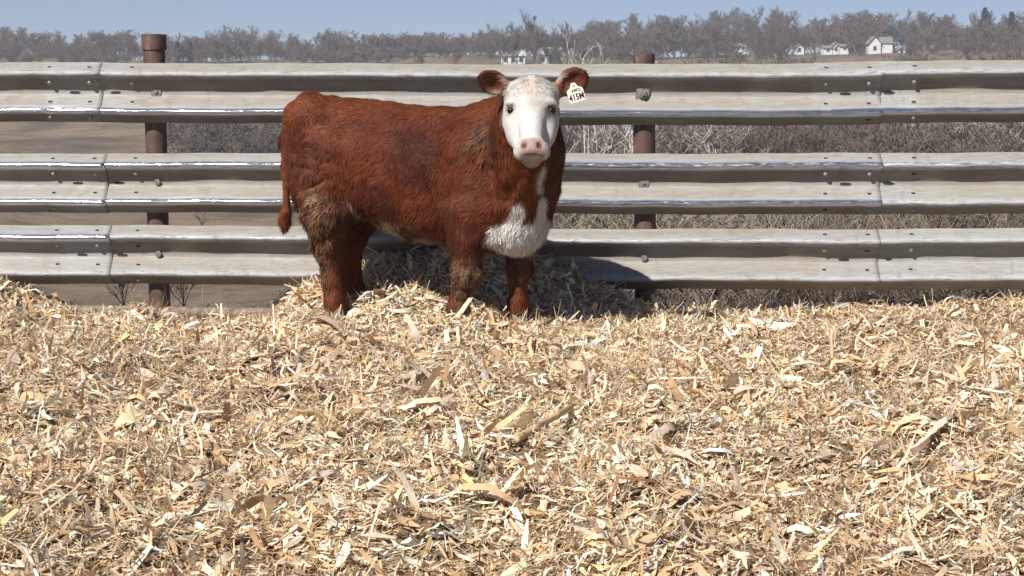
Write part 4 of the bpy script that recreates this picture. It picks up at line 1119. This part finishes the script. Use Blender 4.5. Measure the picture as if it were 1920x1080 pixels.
link('roof', MB().add([(-.0, -.3, 2.7), (3.5, -.3, 2.7), (3.5, 2.5, 4.3), (0, 2.5, 4.3), (0, 5.3, 2.7), (3.5, 5.3, 2.7), (0, -.3, 2.9), (3.5, -.3, 2.9), (3.5, 2.5, 4.5), (0, 2.5, 4.5)], [(0, 1, 2, 3), (6, 9, 8, 7), (3, 2, 5, 4), (0, 6, 7, 1), (1, 7, 8, 2)]).mesh('roof'), M_ROOF, wo)
house(1487, 1503, 83, 98, 482, 'small white shed left of the white buildings at the right', wins=1, cat='shed')
house(1540, 1556, 86, 97, 486, 'low white shed with grey roof between the small shed and the tall narrow house', gable_front=False, wins=1, cat='shed')
house(1557, 1569, 79, 98, 484, 'tall narrow white house beside the low white shed', wins=1)
house(1571, 1586, 83, 93, 488, 'low white outbuilding right of the tall narrow house', gable_front=False, wins=1, cat='shed')
house(1360, 1394, 83, 94, 490, 'long low pale building with a pale roof at the edge of the far field', M_ROOFW, gable_front=False, wins=4)
house(1679, 1691, 89, 99, 480, 'tiny white shed right of the white farmhouse', wins=1, cat='shed')
house(940, 984, 94, 122, 436, 'white house half hidden by trees left of the calf head', M_ROOFW, gable_front=False, wins=3)
house(1010, 1054, 90, 124, 436, 'white house with pale roof behind the calf head', M_ROOFW, gable_front=False, wins=3)
house(1092, 1104, 98, 114, 440, 'small white shed just right of the calf head', wins=1, cat='shed')
for x, Y, s in ((952, 428, 2.0), (970, 430, 2.5), (942, 426, 2.4), (960, 424, 1.7), (980, 426, 2.0), (1014, 425, 2.2), (1024, 427, 1.6), (1046, 425, 2.3), (1000, 431, 3.0), (1032, 429, 1.8), (1062, 431, 2.4), (1372, 468, 1.6), (1420, 470, 2.4), (1445, 468, 2.6), (1470, 470, 2.2)):
    X = (x - 960) / F_PX * Y
    plant('bare_tree', PROTO[int(x) % 7], (X, Y, tz(X, Y) - .2), x, s * .42, (M_BARK, M_TWIG), label='small leafless tree standing in front of the far white buildings', cat='tree', group='small bare trees by the far houses')
print('tris', sum(len(m.loop_triangles) or sum(len(p.vertices) - 2 for p in m.polygons) for m in bpy.data.meshes if len(m.polygons) < 5000) + sum(len(m.polygons) * 2 for m in bpy.data.meshes if len(m.polygons) >= 5000))

# ------------------------------------------------------------------ spring haze over the valley
hz = MB().add([(-700, -30, -42), (700, -30, -42), (700, 900, -42), (-700, 900, -42), (-700, -30, 48), (700, -30, 48), (700, 900, 48), (-700, 900, 48)],
              [(0, 3, 2, 1), (4, 5, 6, 7), (0, 1, 5, 4), (1, 2, 6, 5), (2, 3, 7, 6), (3, 0, 4, 7)])
hm_ = bpy.data.materials.new('pale_haze'); hm_.use_nodes = True; ht = hm_.node_tree; ht.nodes.clear()
ho = ht.nodes.new('ShaderNodeOutputMaterial'); hv_ = ht.nodes.new('ShaderNodeVolumePrincipled')
hv_.inputs['Color'].default_value = (.90, .91, .95, 1); hv_.inputs['Density'].default_value = .0006; hv_.inputs['Anisotropy'].default_value = .2
ht.links.new(hv_.outputs[0], ho.inputs['Volume'])
link('haze', hz.mesh('haze'), hm_, kind='stuff')
